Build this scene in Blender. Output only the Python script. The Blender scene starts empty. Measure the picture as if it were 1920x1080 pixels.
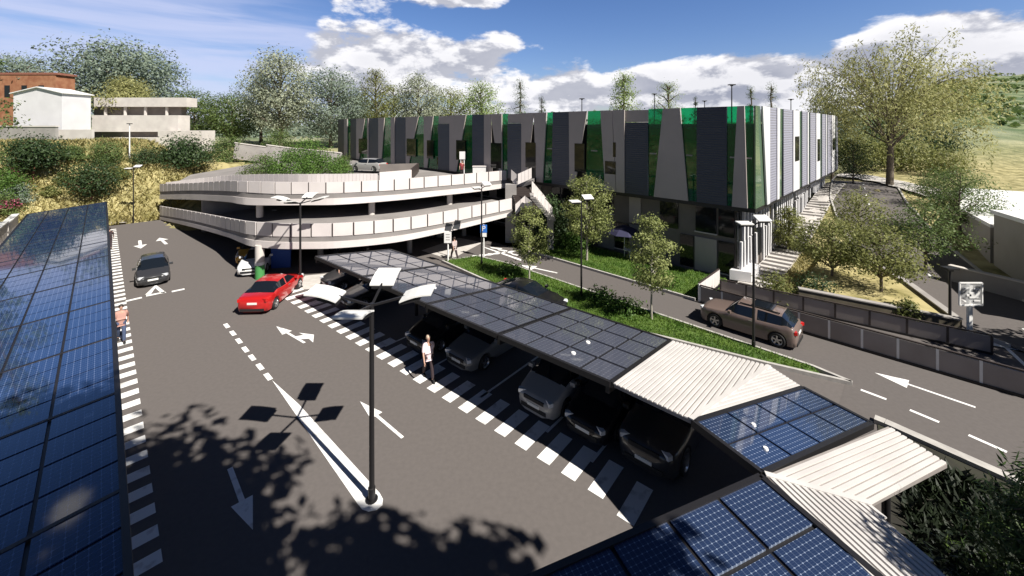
import bpy, math, random
import numpy as np
from math import sin, cos, pi, radians, sqrt
from mathutils import Vector, Matrix, noise
random.seed(7)
rng = np.random.default_rng(11)
S = bpy.context.scene
COL = S.collection
V = Vector
# ------------------------------------------------------------------ survey of the place
# camera stands 10.4 m above the car park; the road runs along "a", the building front stands across "b"
EYE, FOC, PU, PV = 10.4, 769.0, 960.0, 238.0
def at(u, v, z=0.0):
    y = FOC*(EYE-z)/(v-PV); return V(((u-PU)*y/FOC, y, z))
def atY(u, v, y): return V(((u-PU)*y/FOC, y, EYE-(v-PV)*y/FOC))
R2 = math.sqrt(.5)
def AB(a, b, z=0.0): return V((R2*(b-a), R2*(a+b), z))
def toAB(p): return (p[1]-p[0])*R2, (p[0]+p[1])*R2
def ss(x0, x1, x):
    t = (x-x0)/(x1-x0); t = 0 if t < 0 else 1 if t > 1 else t
    return t*t*(3-2*t)
def lerp(a, b, t): return a+(b-a)*t
def nz(x, y, s, k=0.0): return noise.noise(V((x*s, y*s, k)))
def hz(x, y):
    a, b = (y-x)*R2, (x+y)*R2
    bank = 8.4*ss(60.5, 76, a)
    left = 8.2*ss(-6.6, -19, b)
    plat = 3.3*ss(50, 57, a) + 1.6*ss(67, 75, a) + 1.6*ss(78, 110, a)
    k = ss(4.2, 9.5, b)
    lft = max(bank, left)*(1-k) + plat*k
    fa = ss(8.8, 10.5, a)
    rgt = 3.2*ss(33, 66, b)
    side = ss(2, -26, a)
    rgt = rgt*(1-.5*side)
    h = lft*fa + rgt*(1-fa)*ss(29, 34, b) if b > 29 else lft*fa
    if b > 29 and 8.8 < a < 46: h = max(h, 0.0)
    # land behind and the hills
    d = sqrt(x*x+y*y)
    far = ss(85, 260, d)
    h += far*(3 + 1.5*nz(x, y, .01, 3))
    hx = ss(.25, 1.25, x/max(y, 1))
    prof = ss(62, 150, y)*9 + ss(130, 420, y)*40
    rid = 1 + .28*nz(x, y, .006, 1) + .22*nz(x, y, .015, 9)
    h += hx*prof*rid*(.55+.6*ss(.7, 1.15, x/max(y, 1)))
    if h > .4: h += min(1, h/3)*(.25*nz(x, y, .25, 5)+.12*nz(x, y, .8, 2))
    return h
def GH(u, v, y0=18.0, y1=600.0):
    y = y0
    while y < y1:
        z = EYE-(v-PV)*y/FOC; x = (u-PU)*y/FOC
        if hz(x, y) >= z: return V((x, y, hz(x, y)))
        y += .12 if y < 120 else .6
    return V(((u-PU)*y1/FOC, y1, hz((u-PU)*y1/FOC, y1)))
def onT(u, y, dz=0.0):
    x = (u-PU)*y/FOC; return V((x, y, hz(x, y)+dz))

# ------------------------------------------------------------------ materials
def mat(name, c, rough=.6, metal=0.0, c2=None, scale=4.0, detail=4.0, bump=0.0, bscale=None, spec=.5, coat=0.0,
        trans=0.0, ramp=(.35, .65), alpha=1.0):
    m = bpy.data.materials.new(name); m.use_nodes = True
    nt = m.node_tree; P = nt.nodes['Principled BSDF']; L = nt.links.new
    P.inputs['Base Color'].default_value = (*c, 1); P.inputs['Roughness'].default_value = rough
    P.inputs['Metallic'].default_value = metal; P.inputs['Specular IOR Level'].default_value = spec
    P.inputs['Coat Weight'].default_value = coat; P.inputs['Coat Roughness'].default_value = .04
    P.inputs['Transmission Weight'].default_value = trans; P.inputs['Alpha'].default_value = alpha
    if c2 or bump:
        tc = nt.nodes.new('ShaderNodeTexCoord')
        n = nt.nodes.new('ShaderNodeTexNoise'); n.inputs['Scale'].default_value = scale; n.inputs['Detail'].default_value = detail
        L(tc.outputs['Object'], n.inputs['Vector'])
        if c2:
            r = nt.nodes.new('ShaderNodeValToRGB'); e = r.color_ramp.elements
            e[0].position, e[1].position = ramp; e[0].color = (*c, 1); e[1].color = (*c2, 1)
            L(n.outputs['Fac'], r.inputs['Fac']); L(r.outputs['Color'], P.inputs['Base Color'])
        if bump:
            b = nt.nodes.new('ShaderNodeBump'); b.inputs['Strength'].default_value = bump
            n2 = n
            if bscale:
                n2 = nt.nodes.new('ShaderNodeTexNoise'); n2.inputs['Scale'].default_value = bscale; n2.inputs['Detail'].default_value = 3
                L(tc.outputs['Object'], n2.inputs['Vector'])
            L(n2.outputs['Fac'], b.inputs['Height']); L(b.outputs['Normal'], P.inputs['Normal'])
    return m
def leafmat(name, c, c2, trl=.35, scale=1.3):
    m = bpy.data.materials.new(name); m.use_nodes = True
    nt = m.node_tree; N = nt.nodes; L = nt.links.new
    for n in list(N): N.remove(n)
    out = N.new('ShaderNodeOutputMaterial'); d = N.new('ShaderNodeBsdfPrincipled'); t = N.new('ShaderNodeBsdfTranslucent'); mx = N.new('ShaderNodeMixShader')
    d.inputs['Roughness'].default_value = .55; d.inputs['Specular IOR Level'].default_value = .3
    tc = N.new('ShaderNodeTexCoord'); n = N.new('ShaderNodeTexNoise'); n.inputs['Scale'].default_value = scale; n.inputs['Detail'].default_value = 5
    r = N.new('ShaderNodeValToRGB'); e = r.color_ramp.elements; e[0].position, e[1].position = .38, .62
    e[0].color = (*c, 1); e[1].color = (*c2, 1)
    L(tc.outputs['Object'], n.inputs['Vector']); L(n.outputs['Fac'], r.inputs['Fac'])
    L(r.outputs['Color'], d.inputs['Base Color']); L(r.outputs['Color'], t.inputs['Color'])
    mx.inputs[0].default_value = trl
    L(d.outputs[0], mx.inputs[1]); L(t.outputs[0], mx.inputs[2]); L(mx.outputs[0], out.inputs[0])
    return m
M = {}
M['asphalt'] = mat('asphalt', (.110, .097, .091), .9, c2=(.125, .110, .103), scale=7.0, detail=15, bump=.25, bscale=60, ramp=(.3, .7))
M['road'] = mat('road_asphalt', (.100, .088, .083), .9, c2=(.114, .101, .095), scale=7.0, detail=15, bump=.25, bscale=60, ramp=(.3, .7))
M['paint'] = mat('road_paint', (.50, .48, .46), .7, c2=(.80, .79, .77), scale=2.2, detail=12, ramp=(.30, .44))
M['roof_valley'] = mat('roof_valley_shade', (.24, .215, .20), .7, c2=(.32, .29, .27), scale=1.5)  # darker valley tone paints in the shade between the roof ribs
M['kerb'] = mat('kerb_stone', (.36, .34, .32), .85, c2=(.46, .44, .41), scale=3)
M['pave'] = mat('pavement_slabs', (.45, .42, .39), .85, c2=(.54, .51, .48), scale=2)
M['grass'] = mat('lawn_soil', (.06, .11, .02), .95, c2=(.10, .16, .03), scale=1.6, detail=8, bump=.6, bscale=30)
M['blade'] = leafmat('grass_blades', (.08, .17, .022), (.15, .24, .04), .4, 1.0)
M['drygrass'] = mat('dry_grass', (.19, .165, .055), .95, c2=(.40, .34, .16), scale=.7, detail=9, bump=.9, bscale=2.2, ramp=(.36, .6))
M['tuft'] = leafmat('dry_tufts', (.25, .22, .08), (.44, .38, .17), .3, .7)
M['earth'] = mat('earth', (.06, .06, .03), .95, c2=(.12, .12, .05), scale=.3, detail=8)
M['soil'] = mat('bed_soil', (.018, .016, .012), .95, c2=(.03, .03, .018), scale=2)
M['concrete'] = mat('pale_concrete', (.52, .48, .45), .8, c2=(.60, .56, .52), scale=.8, detail=6)
M['concrete_dk'] = mat('grey_concrete', (.27, .25, .24), .85, c2=(.34, .32, .30), scale=.8, detail=6)
M['panel_white'] = mat('parapet_panel', (.62, .57, .55), .5, c2=(.67, .62, .60), scale=.7)
M['beige'] = mat('taupe_cladding', (.41, .36, .335), .7, c2=(.45, .395, .37), scale=.5, detail=6)
M['greyw'] = mat('white_cladding', (.62, .61, .62), .5, c2=(.69, .68, .69), scale=.5)
M['deck_top'] = mat('deck_surface', (.20, .185, .178), .9, c2=(.26, .24, .23), scale=.5, detail=8)
M['steel_dk'] = mat('dark_steel', (.014, .013, .014), .45)
M['brown_steel'] = mat('brown_steel', (.05, .038, .034), .5)
M['white_metal'] = mat('white_metal', (.74, .73, .71), .45, c2=(.80, .79, .77), scale=2)
M['roof_white'] = mat('white_sheet_roof', (.50, .475, .455), .5, c2=(.57, .545, .52), scale=.9, detail=7)
M['black'] = mat('black_rubber', (.012, .012, .013), .7)
M['carglass'] = mat('car_glass', (.008, .011, .016), .05, spec=.6)
M['winglass'] = mat('window_glass', (.012, .014, .014), .06, spec=.6)
M['greenglass'] = mat('green_glass', (.002, .40, .14), .03, spec=.5, trans=.85)
M['chrome'] = mat('rim_metal', (.55, .55, .56), .3, metal=.9)
M['lamp_lens'] = mat('headlight_lens', (.7, .72, .75), .1, spec=.8)
M['tail'] = mat('tail_lens', (.45, .01, .008), .2)
M['bark'] = mat('bark', (.10, .08, .06), .95, c2=(.16, .13, .10), scale=6)
M['bark_red'] = mat('red_bark', (.22, .08, .055), .95, c2=(.28, .12, .08), scale=6)
M['bark_pale'] = mat('pale_bark', (.26, .24, .20), .95, c2=(.36, .33, .28), scale=6)
M['skin'] = mat('skin', (.46, .27, .20), .55)
M['hair'] = mat('dark_hair', (.03, .02, .015), .6)
def ribbed(name, c, pitch, axis, rough=.45, depth=.5):
    m = mat(name, c, rough); nt = m.node_tree; L = nt.links.new; P = nt.nodes['Principled BSDF']
    tc = nt.nodes.new('ShaderNodeTexCoord'); w = nt.nodes.new('ShaderNodeTexWave'); w.bands_direction = axis
    w.inputs['Scale'].default_value = 1/pitch/ (20/ (2*pi)) if False else .314/pitch
    b = nt.nodes.new('ShaderNodeBump'); b.inputs['Strength'].default_value = depth; b.inputs['Distance'].default_value = .03
    L(tc.outputs['Object'], w.inputs['Vector']); L(w.outputs['Fac'], b.inputs['Height']); L(b.outputs['Normal'], P.inputs['Normal'])
    return m
M['slate'] = ribbed('slate_ribbed', (.052, .058, .078), .16, 'Z')
M['lilac'] = ribbed('lilac_ribbed', (.28, .28, .335), .18, 'Z')
M['brick'] = mat('brick', (.26, .10, .05), .9, c2=(.36, .17, .09), scale=1.2, detail=8)
def solar(name, c, line, px, fx, refl, ke=.55, kd=.8):
    """monocrystalline cells: dark blue squares with clipped corners, pale joints, fine busbars; panel-local coordinates"""
    m = mat(name, c, .04, spec=refl); nt = m.node_tree; N = nt.nodes; L = nt.links.new; P = N['Principled BSDF']
    tc = N.new('ShaderNodeTexCoord'); sp = N.new('ShaderNodeSeparateXYZ'); L(tc.outputs['Object'], sp.inputs[0])
    def mth(op, a, b=None):
        n = N.new('ShaderNodeMath'); n.operation = op
        for i, q in enumerate((a, b)):
            if q is None: continue
            if isinstance(q, (int, float)): n.inputs[i].default_value = q
            else: L(q, n.inputs[i])
        return n.outputs[0]
    def tri(o, p): return mth('MULTIPLY', mth('ABSOLUTE', mth('SUBTRACT', mth('FRACT', mth('MULTIPLY', o, 1/p)), .5)), 2.0)
    tx, ty = tri(sp.outputs[0], px), tri(sp.outputs[1], px)
    edge = mth('GREATER_THAN', mth('MAXIMUM', tx, ty), .93)
    dia = mth('GREATER_THAN', mth('ADD', tx, ty), 1.66)
    bus = mth('MULTIPLY', mth('GREATER_THAN', tri(sp.outputs[1], px/3), .90), fx)
    f = mth('MINIMUM', mth('ADD', mth('ADD', mth('MULTIPLY', edge, ke), mth('MULTIPLY', dia, kd)), bus), 1.0)
    nn = N.new('ShaderNodeTexNoise'); nn.inputs['Scale'].default_value = 3
    L(tc.outputs['Object'], nn.inputs['Vector'])
    mx = N.new('ShaderNodeMix'); mx.data_type = 'RGBA'; mx.inputs[6].default_value = (*c, 1); mx.inputs[7].default_value = (*line, 1)
    L(f, mx.inputs[0]); L(mx.outputs[2], P.inputs['Base Color'])
    return m
M['solar'] = solar('solar_cells', (.017, .031, .076), (.22, .27, .37), .104, .12, .9, .35, 1.0)
M['solar_left'] = solar('solar_cells_dark', (.013, .031, .090), (.13, .17, .28), .155, .25, 1.0); M['solar_left'].node_tree.nodes['Principled BSDF'].inputs['IOR'].default_value = 1.9
M['solar_grey'] = solar('solar_cells_grey', (.066, .072, .098), (.14, .15, .185), .155, .3, .8)

# ------------------------------------------------------------------ mesh helpers
BASE = {}
class MB:
    def __init__(s): s.v = []; s.f = []
    def add(s, vs, fs):
        n = len(s.v); s.v += [tuple(p) for p in vs]; s.f += [tuple(n+i for i in f) for f in fs]; return s
    def quad(s, *p): return s.add(p, [tuple(range(len(p)))])
    def box(s, c, d, rz=0.0, mtx=None):
        c = V(c); x, y, z = d[0]/2, d[1]/2, d[2]/2
        vs = [V((i*x, j*y, k*z)) for k in (-1, 1) for i, j in ((-1, -1), (1, -1), (1, 1), (-1, 1))]
        if rz: r = Matrix.Rotation(rz, 3, 'Z'); vs = [r @ p for p in vs]
        if mtx: vs = [mtx @ p for p in vs]
        vs = [p+c for p in vs]
        return s.add(vs, [(3, 2, 1, 0), (4, 5, 6, 7), (0, 1, 5, 4), (1, 2, 6, 5), (2, 3, 7, 6), (3, 0, 4, 7)])
    def prism(s, pts, z0, z1):
        n = len(pts); vs = [(p[0], p[1], z0) for p in pts]+[(p[0], p[1], z1) for p in pts]
        return s.add(vs, [tuple(range(n-1, -1, -1)), tuple(range(n, 2*n))]+[(i, (i+1) % n, n+(i+1) % n, n+i) for i in range(n)])
    def slab(s, pts, th):          # polygon of 3-D points, thickened downwards along z
        n = len(pts); vs = [V(p) for p in pts]+[V(p)-V((0, 0, th)) for p in pts]
        return s.add(vs, [tuple(range(n)), tuple(range(2*n-1, n-1, -1))]+[(i, n+i, n+(i+1) % n, (i+1) % n) for i in range(n)])
    def bar(s, p, q, w, h, up=(0, 0, 1)):
        p, q = V(p), V(q); d = (q-p).normalized(); up = V(up)
        sd = d.cross(up)
        if sd.length < 1e-4: sd = V((1, 0, 0))
        sd.normalize(); u = sd.cross(d)
        vs = [e+sd*i*w/2+u*j*h/2 for e in (p, q) for i, j in ((-1, -1), (1, -1), (1, 1), (-1, 1))]
        return s.add(vs, [(3, 2, 1, 0), (4, 5, 6, 7), (0, 1, 5, 4), (1, 2, 6, 5), (2, 3, 7, 6), (3, 0, 4, 7)])
    def tube(s, pts, rs, n=8, cap=True):
        pts = [V(p) for p in pts]
        if not hasattr(rs, '__len__'): rs = [rs]*len(pts)
        vs = []
        for i, p in enumerate(pts):
            d = (pts[min(i+1, len(pts)-1)]-pts[max(i-1, 0)]).normalized()
            a = d.cross(V((.31, .95, 0))) if abs(d.z) > .5 else d.cross(V((0, 0, 1)))
            a.normalize(); b = d.cross(a)
            vs += [p+(a*cos(2*pi*k/n)+b*sin(2*pi*k/n))*rs[i] for k in range(n)]
        fs = [(i*n+k, i*n+(k+1) % n, (i+1)*n+(k+1) % n, (i+1)*n+k) for i in range(len(pts)-1) for k in range(n)]
        if cap: fs += [tuple(range(n-1, -1, -1)), tuple(range((len(pts)-1)*n, len(pts)*n))]
        return s.add(vs, fs)
    def lathe(s, prof, c=(0, 0, 0), n=20, axis='z'):
        vs = []
        for r, z in prof:
            for k in range(n):
                x, y = r*cos(2*pi*k/n), r*sin(2*pi*k/n)
                p = V((x, y, z)) if axis == 'z' else V((x, z, y))
                vs.append(p+V(c))
        fs = [(i*n+k, i*n+(k+1) % n, (i+1)*n+(k+1) % n, (i+1)*n+k) for i in range(len(prof)-1) for k in range(n)]
        return s.add(vs, fs)
    def build(s, name, m, parent=None, world=False, smooth=None, center=False):
        me = bpy.data.meshes.new(name); vs = s.v; loc = V((0, 0, 0))
        if center and vs:
            A = np.array(vs); loc = V(((A[:, 0].min()+A[:, 0].max())/2, (A[:, 1].min()+A[:, 1].max())/2, A[:, 2].min()))
            vs = (A-np.array(loc)).tolist()
        me.from_pydata(vs, [], s.f); me.materials.append(m)
        if smooth is not None:
            me.shade_smooth()
            if smooth < 179: me.set_sharp_from_angle(angle=radians(smooth))
        o = bpy.data.objects.new(name, me); COL.objects.link(o); o.location = loc
        BASE[o.name] = Matrix.Translation(loc)
        if parent: put(o, parent, world)
        return o
def put(o, parent, world=False):
    o.parent = parent
    pw = BASE[parent.name]
    if world: o.matrix_parent_inverse = pw.inverted(); BASE[o.name] = o.matrix_basis.copy()
    else: BASE[o.name] = pw @ o.matrix_basis
def tag(o, label=None, cat=None, group=None, kind=None):
    if label: o['label'] = label
    if cat: o['category'] = cat
    if group: o['group'] = group
    if kind: o['kind'] = kind
    return o
def thing(name, label, cat, loc=(0, 0, 0), rz=0.0, group=None, sc=1.0):
    o = bpy.data.objects.new(name, None); COL.objects.link(o); o.empty_display_size = .2
    o.location = loc; o.rotation_euler = (0, 0, rz); o.scale = (sc, sc, sc)
    BASE[o.name] = Matrix.Translation(V(loc)) @ Matrix.Rotation(rz, 4, 'Z') @ Matrix.Scale(sc, 4)
    return tag(o, label, cat, group)
def dup(root, label, loc, rz=0.0, sc=None, group=None):
    r = root.copy(); COL.objects.link(r); r.location = loc; r.rotation_euler = (0, 0, rz); r['label'] = label
    if sc is not None: r.scale = sc if hasattr(sc, '__len__') else (sc, sc, sc)
    if group: r['group'] = group
    for ch in list(root.children):
        c = ch.copy(); COL.objects.link(c); c.parent = r
        for g in list(ch.children):
            d = g.copy(); COL.objects.link(d); d.parent = c
    return r
def struct(name, mb, m, smooth=None):
    return tag(mb.build(name, m, smooth=smooth), kind='structure')
# ------------------------------------------------------------------ setting: ground, roads, markings
struct('ground', MB().quad((-3000, -3000, -.45), (3000, -3000, -.45), (3000, 3000, -.45), (-3000, 3000, -.45)), M['earth'])
def axis(lo, d0, d1, step, hi, n):
    core = list(np.arange(d0, d1, step)); k = np.linspace(1/n, 1, n)**1.7
    return sorted([d0-(d0-lo)*t for t in k])+core+sorted([d1+(hi-d1)*t for t in k])
xs = axis(-420, -75, 80, 1.15, 760, 34); ys = axis(8, 14, 112, 1.15, 640, 42)
ys = [y for y in ys if y > 7]
vs = []; mats_f = []
for y in ys:
    for x in xs:
        h = hz(x, y); vs.append((x, y, h-.45*(1-ss(0, .5, h))))
nx = len(xs)
mb = MB(); mb.v = vs; mb.f = [(j*nx+i, j*nx+i+1, (j+1)*nx+i+1, (j+1)*nx+i) for j in range(len(ys)-1) for i in range(nx-1)]
def terrain_mat():
    m = mat('hill_terrain', (.2, .18, .06), .95); nt = m.node_tree; N = nt.nodes; L = nt.links.new; P = N['Principled BSDF']
    tc = N.new('ShaderNodeTexCoord')
    def ns(sc, det, off):
        n = N.new('ShaderNodeTexNoise'); n.inputs['Scale'].default_value = sc; n.inputs['Detail'].default_value = det
        mp = N.new('ShaderNodeMapping'); mp.inputs['Location'].default_value = (off, off, 0)
        L(tc.outputs['Object'], mp.inputs[0]); L(mp.outputs[0], n.inputs['Vector']); return n.outputs['Fac']
    def ramp(f, p0, c0, p1, c1):
        r = N.new('ShaderNodeValToRGB'); e = r.color_ramp.elements; e[0].position, e[1].position = p0, p1
        e[0].color = (*c0, 1); e[1].color = (*c1, 1); L(f, r.inputs['Fac']); return r.outputs['Color']
    near = ramp(ns(.75, 9, 0), .36, (.15, .135, .045), .62, (.40, .35, .17))
    far = ramp(ns(.022, 8, 40), .44, (.085, .13, .05), .58, (.42, .41, .28))
    farb = ramp(ns(.11, 6, 90), .46, (.06, .10, .04), .60, (.30, .31, .17))
    green = ramp(ns(.2, 6, 20), .4, (.05, .085, .022), .6, (.11, .14, .04))
    def mix(f, a, b):
        n = N.new('ShaderNodeMix'); n.data_type = 'RGBA'; L(a, n.inputs[6]); L(b, n.inputs[7])
        if isinstance(f, float): n.inputs[0].default_value = f
        else: L(f, n.inputs[0])
        return n.outputs[2]
    ff = mix(.45, far, farb)
    sp = N.new('ShaderNodeSeparateXYZ'); L(tc.outputs['Object'], sp.inputs[0])
    def mr(o, a, b):
        n = N.new('ShaderNodeMapRange'); n.inputs[1].default_value = a; n.inputs[2].default_value = b; L(o, n.inputs[0]); return n.outputs[0]
    dist = mr(sp.outputs[1], 70, 110); back = mr(sp.outputs[2], 6.5, 8.0)
    near = mix(back, near, green)
    L(mix(dist, near, ff), P.inputs['Base Color'])
    b = N.new('ShaderNodeBump'); b.inputs['Strength'].default_value = .9; b.inputs['Distance'].default_value = .3
    L(ns(1.6, 8, 3), b.inputs['Height']); L(b.outputs['Normal'], P.inputs['Normal'])
    return m
struct('hillside', mb, terrain_mat(), smooth=180)

def flat(name, pts, z, m): return struct(name, MB().quad(*[(p[0], p[1], z) for p in pts]), m)
flat('car_park_asphalt', [AB(-30, -16), AB(60.3, -16), AB(60.3, 5.5), AB(62, 21.5), AB(20, 21.5), AB(-30, 21.5)], 0.0, M['asphalt'])
flat('side_road', [AB(-30, 18.2), AB(2.2, 18.4), AB(2.2, 21.3), AB(62, 21.3), AB(62, 25.1), AB(9.2, 25.1), AB(9.2, 25.3), AB(-30, 25.3)], 0.004, M['road'])
flat('access_ramp', [AB(-16, 25.4), AB(9.0, 25.4), AB(9.0, 29.2), AB(5.2, 28.2), AB(-3, 30), AB(-16, 30)], 0.0, M['road'])
# walkway behind the car, pavements
flat('far_pavement', [at(196, 400), at(236, 398), at(238, 419), at(206, 421)], .12, M['pave'])
flat('corner_pavement', [at(557, 538), at(572, 517), at(690, 506), at(700, 528), at(640, 538), at(570, 543)], .012, M['pave'])
flat('left_pavement', [AB(61.5, -5.4), AB(50, -6.4), AB(50, -5.2), AB(60, -3.2)], .1, M['pave'])
flat('underdeck_pavement', [at(845, 487), at(905, 455), at(860, 446), at(790, 470)], .012, M['pave'])

# raised lawns with kerbs
def lawn(name, pts, h=.13):
    struct(name, MB().prism([(p[0], p[1]) for p in pts], -.2, h), M['grass'])
    return pts
strip = [AB(26.0, 18.6), AB(20.5, 18.3), AB(12.5, 18.5), AB(8.8, 19.6), AB(4.8, 20.6), AB(3.0, 21.15), AB(3.3, 21.5), AB(22.0, 21.55), AB(25, 21.0)]
front = [AB(22.5, 25.2), AB(9.6, 25.2), AB(9.3, 29.8), AB(24, 29.8)]
lawn('verge_lawn', strip); lawn('front_lawn', front)
def kerb(name, pts, label, close=False, w=.14, h=.16):
    mb = MB(); P = [V((p[0], p[1], h/2)) for p in pts]
    for i in range(len(P)-(0 if close else 1)): mb.bar(P[i], P[(i+1) % len(P)], w, h)
    struct(name, mb, M['kerb'])
kerb('verge_kerb', [AB(26.08, 18.52), AB(20.5, 18.2), AB(12.5, 18.4), AB(8.8, 19.48), AB(4.8, 20.48), AB(2.0, 21.35), AB(3.3, 21.6), AB(22.0, 21.65), AB(25, 21.12)], '', True)
kerb('lawn_kerb', [AB(23.2, 25.1), AB(9.6, 25.1)], '')
flat('planting_bed', [AB(1.1, 19.15), AB(-12, 18.0), AB(-14, 3), AB(-4.5, 9.2), AB(.5, 13.5)], .03, M['soil'])
kerb('bed_kerb', [at(1640, 790), at(1660, 798), at(1780, 852), at(1920, 915), at(2100, 985)], '', w=.32)

def grass(name, poly, n, hgt, wid, m, lean=.5, z=None):
    P = np.array([[p[0], p[1]] for p in poly]); lo, hi = P.min(0), P.max(0); out = []
    while len(out) < n:
        q = lo+(hi-lo)*rng.random(2); ins = False; j = len(P)-1
        for i in range(len(P)):
            if (P[i, 1] > q[1]) != (P[j, 1] > q[1]) and q[0] < (P[j, 0]-P[i, 0])*(q[1]-P[i, 1])/(P[j, 1]-P[i, 1])+P[i, 0]: ins = not ins
            j = i
        if ins: out.append(q)
    mb = MB()
    for q in out:
        t = random.random()*2*pi; h = hgt*random.uniform(.45, 1.15); w = wid*random.uniform(.6, 1.3)
        zz = z if z is not None else hz(q[0], q[1])-.02
        dx, dy = cos(t)*w/2, sin(t)*w/2; l = lean*h; lt = random.random()*2*pi
        mb.add([(q[0]-dx, q[1]-dy, zz), (q[0]+dx, q[1]+dy, zz), (q[0]+l*cos(lt), q[1]+l*sin(lt), zz+h)], [(0, 1, 2)])
    return tag(mb.build(name, m), kind='stuff')
grass('verge_grass', strip, 15000, .17, .05, M['blade'], z=.12)
grass('lawn_grass', front, 15000, .16, .055, M['blade'], z=.12)
grass('bank_grass', [AB(60.8, -16), AB(60.8, 8), AB(64, 14), AB(76, 10), AB(84, -16)], 16000, .55, .22, M['tuft'], .8)
grass('bank_grass', [AB(60, -8), AB(60, -22), AB(36, -22), AB(36, -9)], 9000, .5, .2, M['tuft'], .8)
grass('ramp_grass', [AB(6.7, 31), AB(6.7, 40), AB(4.2, 38), AB(2.6, 30.6), AB(5.4, 29.4)], 5000, .3, .12, M['tuft'], .8)

# painted markings, each a thin sheet 4 mm above the asphalt
PZ = .009
def paint(name, pts, z=PZ): return struct(name, MB().quad(*[(p[0], p[1], z) for p in pts]), M['paint'])
mb = MB()
for i in range(64):                                   # stripes along the left canopy
    a = 10.2+i*.88
    if a > 58: break
    mb.quad(*[(*AB(a+u, b)[:2], PZ) for u, b in ((0, -.1), (0, 1.03), (.43, 1.03), (.43, -.1))])
struct('walkway_stripes', mb, M['paint'])
mb = MB(); p0 = V((2.62, 11.93, 0)); d = V((-.773, .634, 0)); n = V((.634, .773, 0))
for i in range(-1, 25):
    c = p0+d*(.9*i)
    if i < 0: c = V((3.25, 11.15, 0))
    mb.quad(*[(*(c+d*s+n*t)[:2], PZ) for s, t in ((-.24, -.42), (.24, -.42), (.24, .95), (-.24, .95))])
struct('walkway_stripes', mb, M['paint'])
pts = [at(510, 713), at(671, 946), at(679, 956), at(691, 960), at(706, 957), at(717, 948), at(718, 936), at(712, 925), at(560, 758)]
paint('traffic_island_paint', pts)
mb = MB(); A = [(425, 611), (436.7, 625), (448, 639.5), (460, 655.5), (472.8, 670.8), (487.6, 688), (502.6, 706.5)]
def dash(mb, c, d, l, w):
    n = V((-d.y, d.x, 0)); mb.quad(*[(*(c+d*s*l/2+n*t*w/2)[:2], PZ) for s, t in ((-1, -1), (1, -1), (1, 1), (-1, 1))])
dd = (at(502.6, 706.5)-at(425, 611)).normalized()
for q in A: dash(mb, at(*q), dd, .62, .19)
struct('centre_line_dashes', mb, M['paint'])
def arrow(name, tail, tip, w=.14, hw=.62, hl=.42):
    t, p = at(*tail), at(*tip); d = (p-t); l = d.length; d.normalize(); n = V((-d.y, d.x, 0)); k = t+d*(l*(1-hl))
    sh = [t-n*w/2, t+n*w/2, k+n*w/2, k+n*hw/2, p, k-n*hw/2, k-n*w/2]
    return paint(name, sh)
arrow('lane_arrow', (755, 821), (675, 753), .11, .46, .42); arrow('lane_arrow', (431, 878), (474, 994), .14, .52, .43)
arrow('lane_arrow', (262, 451), (264, 466), .22, .9, .4); arrow('lane_arrow', (312, 458), (299, 446), .22, .9, .4)
arrow('lane_arrow', (1829, 764), (1640, 699), .12, .75, .36); arrow('lane_arrow', (1045, 512), (975, 497), .16, .9, .4)
arrow('lane_arrow', (1960, 720), (1850, 618), .16, 1.0, .4)
# forked arrow
o = at(566, 640); f0 = (at(518, 612)-o); L0 = f0.length; f0.normalize(); nn = V((-f0.y, f0.x, 0)); mb = MB()
def loc(u, v): return o+f0*(u*L0)+nn*(v*.42)
mb.quad(*[(*loc(u, v)[:2], PZ) for u, v in ((-.1, -.14), (-.1, .14), (.55, .14), (.55, .6), (1, 0), (.55, -.55), (.55, -.14))])
mb.quad(*[(*loc(u, v)[:2], PZ+.002) for u, v in ((.1, -.1), (.28, -.1), (.20, -.85), (.36, -.8), (.05, -1.6), (-.22, -.6), (-.02, -.75))])
struct('forked_lane_arrow', mb, M['paint'])
mb = MB()
for q, r in (((236, 565), (266, 558)), ((274, 555), (309, 548)), ((322, 547), (346, 542))):
    p, e = at(*q), at(*r); dash(mb, (p+e)/2, (e-p).normalized(), (e-p).length, .28)
mb.quad(*[(*p[:2], PZ) for p in (at(272, 553), at(292, 534), at(312, 549), at(302, 549.5), at(291, 540), at(283, 551.5))])
struct('give_way_line', mb, M['paint'])
mb = MB()
for q, r in (((1614, 731), (1662, 749)), ((1706, 769), (1761, 792)), ((1816, 816), (1888, 848)), ((1790, 562), (1812, 568)),
             ((1795, 560), (1795, 561))):
    p, e = at(*q), at(*r)
    if (e-p).length > .3: dash(mb, (p+e)/2, (e-p).normalized(), (e-p).length, .14)
struct('side_road_dashes', mb, M['paint'])
mb = MB()
for i in range(7):                                     # crossing and chevrons under the deck
    u = 870+i*14; mb.quad(*[(*at(*q)[:2], PZ) for q in ((u, 486-i*2.2), (u+8, 485.5-i*2.2), (u+26, 478-i*1.6), (u+18, 478.5-i*1.6))])
mb.quad(*[(*at(*q)[:2], PZ) for q in ((905, 462), (980, 487), (976, 489), (912, 466))])
for i in range(4): mb.quad(*[(*at(*q)[:2], PZ) for q in ((918+i*13, 463+i*4), (942+i*10, 466+i*4), (940+i*10, 467.5+i*4), (922+i*13, 465.5+i*4))])
struct('crossing_stripes', mb, M['paint'])
mb = MB()
for q, r in (((565, 580), (640, 545)), ((700, 660), (770, 600)), ((880, 760), (960, 690)), ((1005, 830), (1085, 760)), ((1090, 890), (1165, 810)), ((790, 700), (860, 640))):
    p = at(*q); h_ = V((.65, .76, 0)); p = p+h_*.6; dash(mb, p+h_*2.4, h_, 4.8, .1)
struct('bay_lines', mb, M['paint'])

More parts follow.
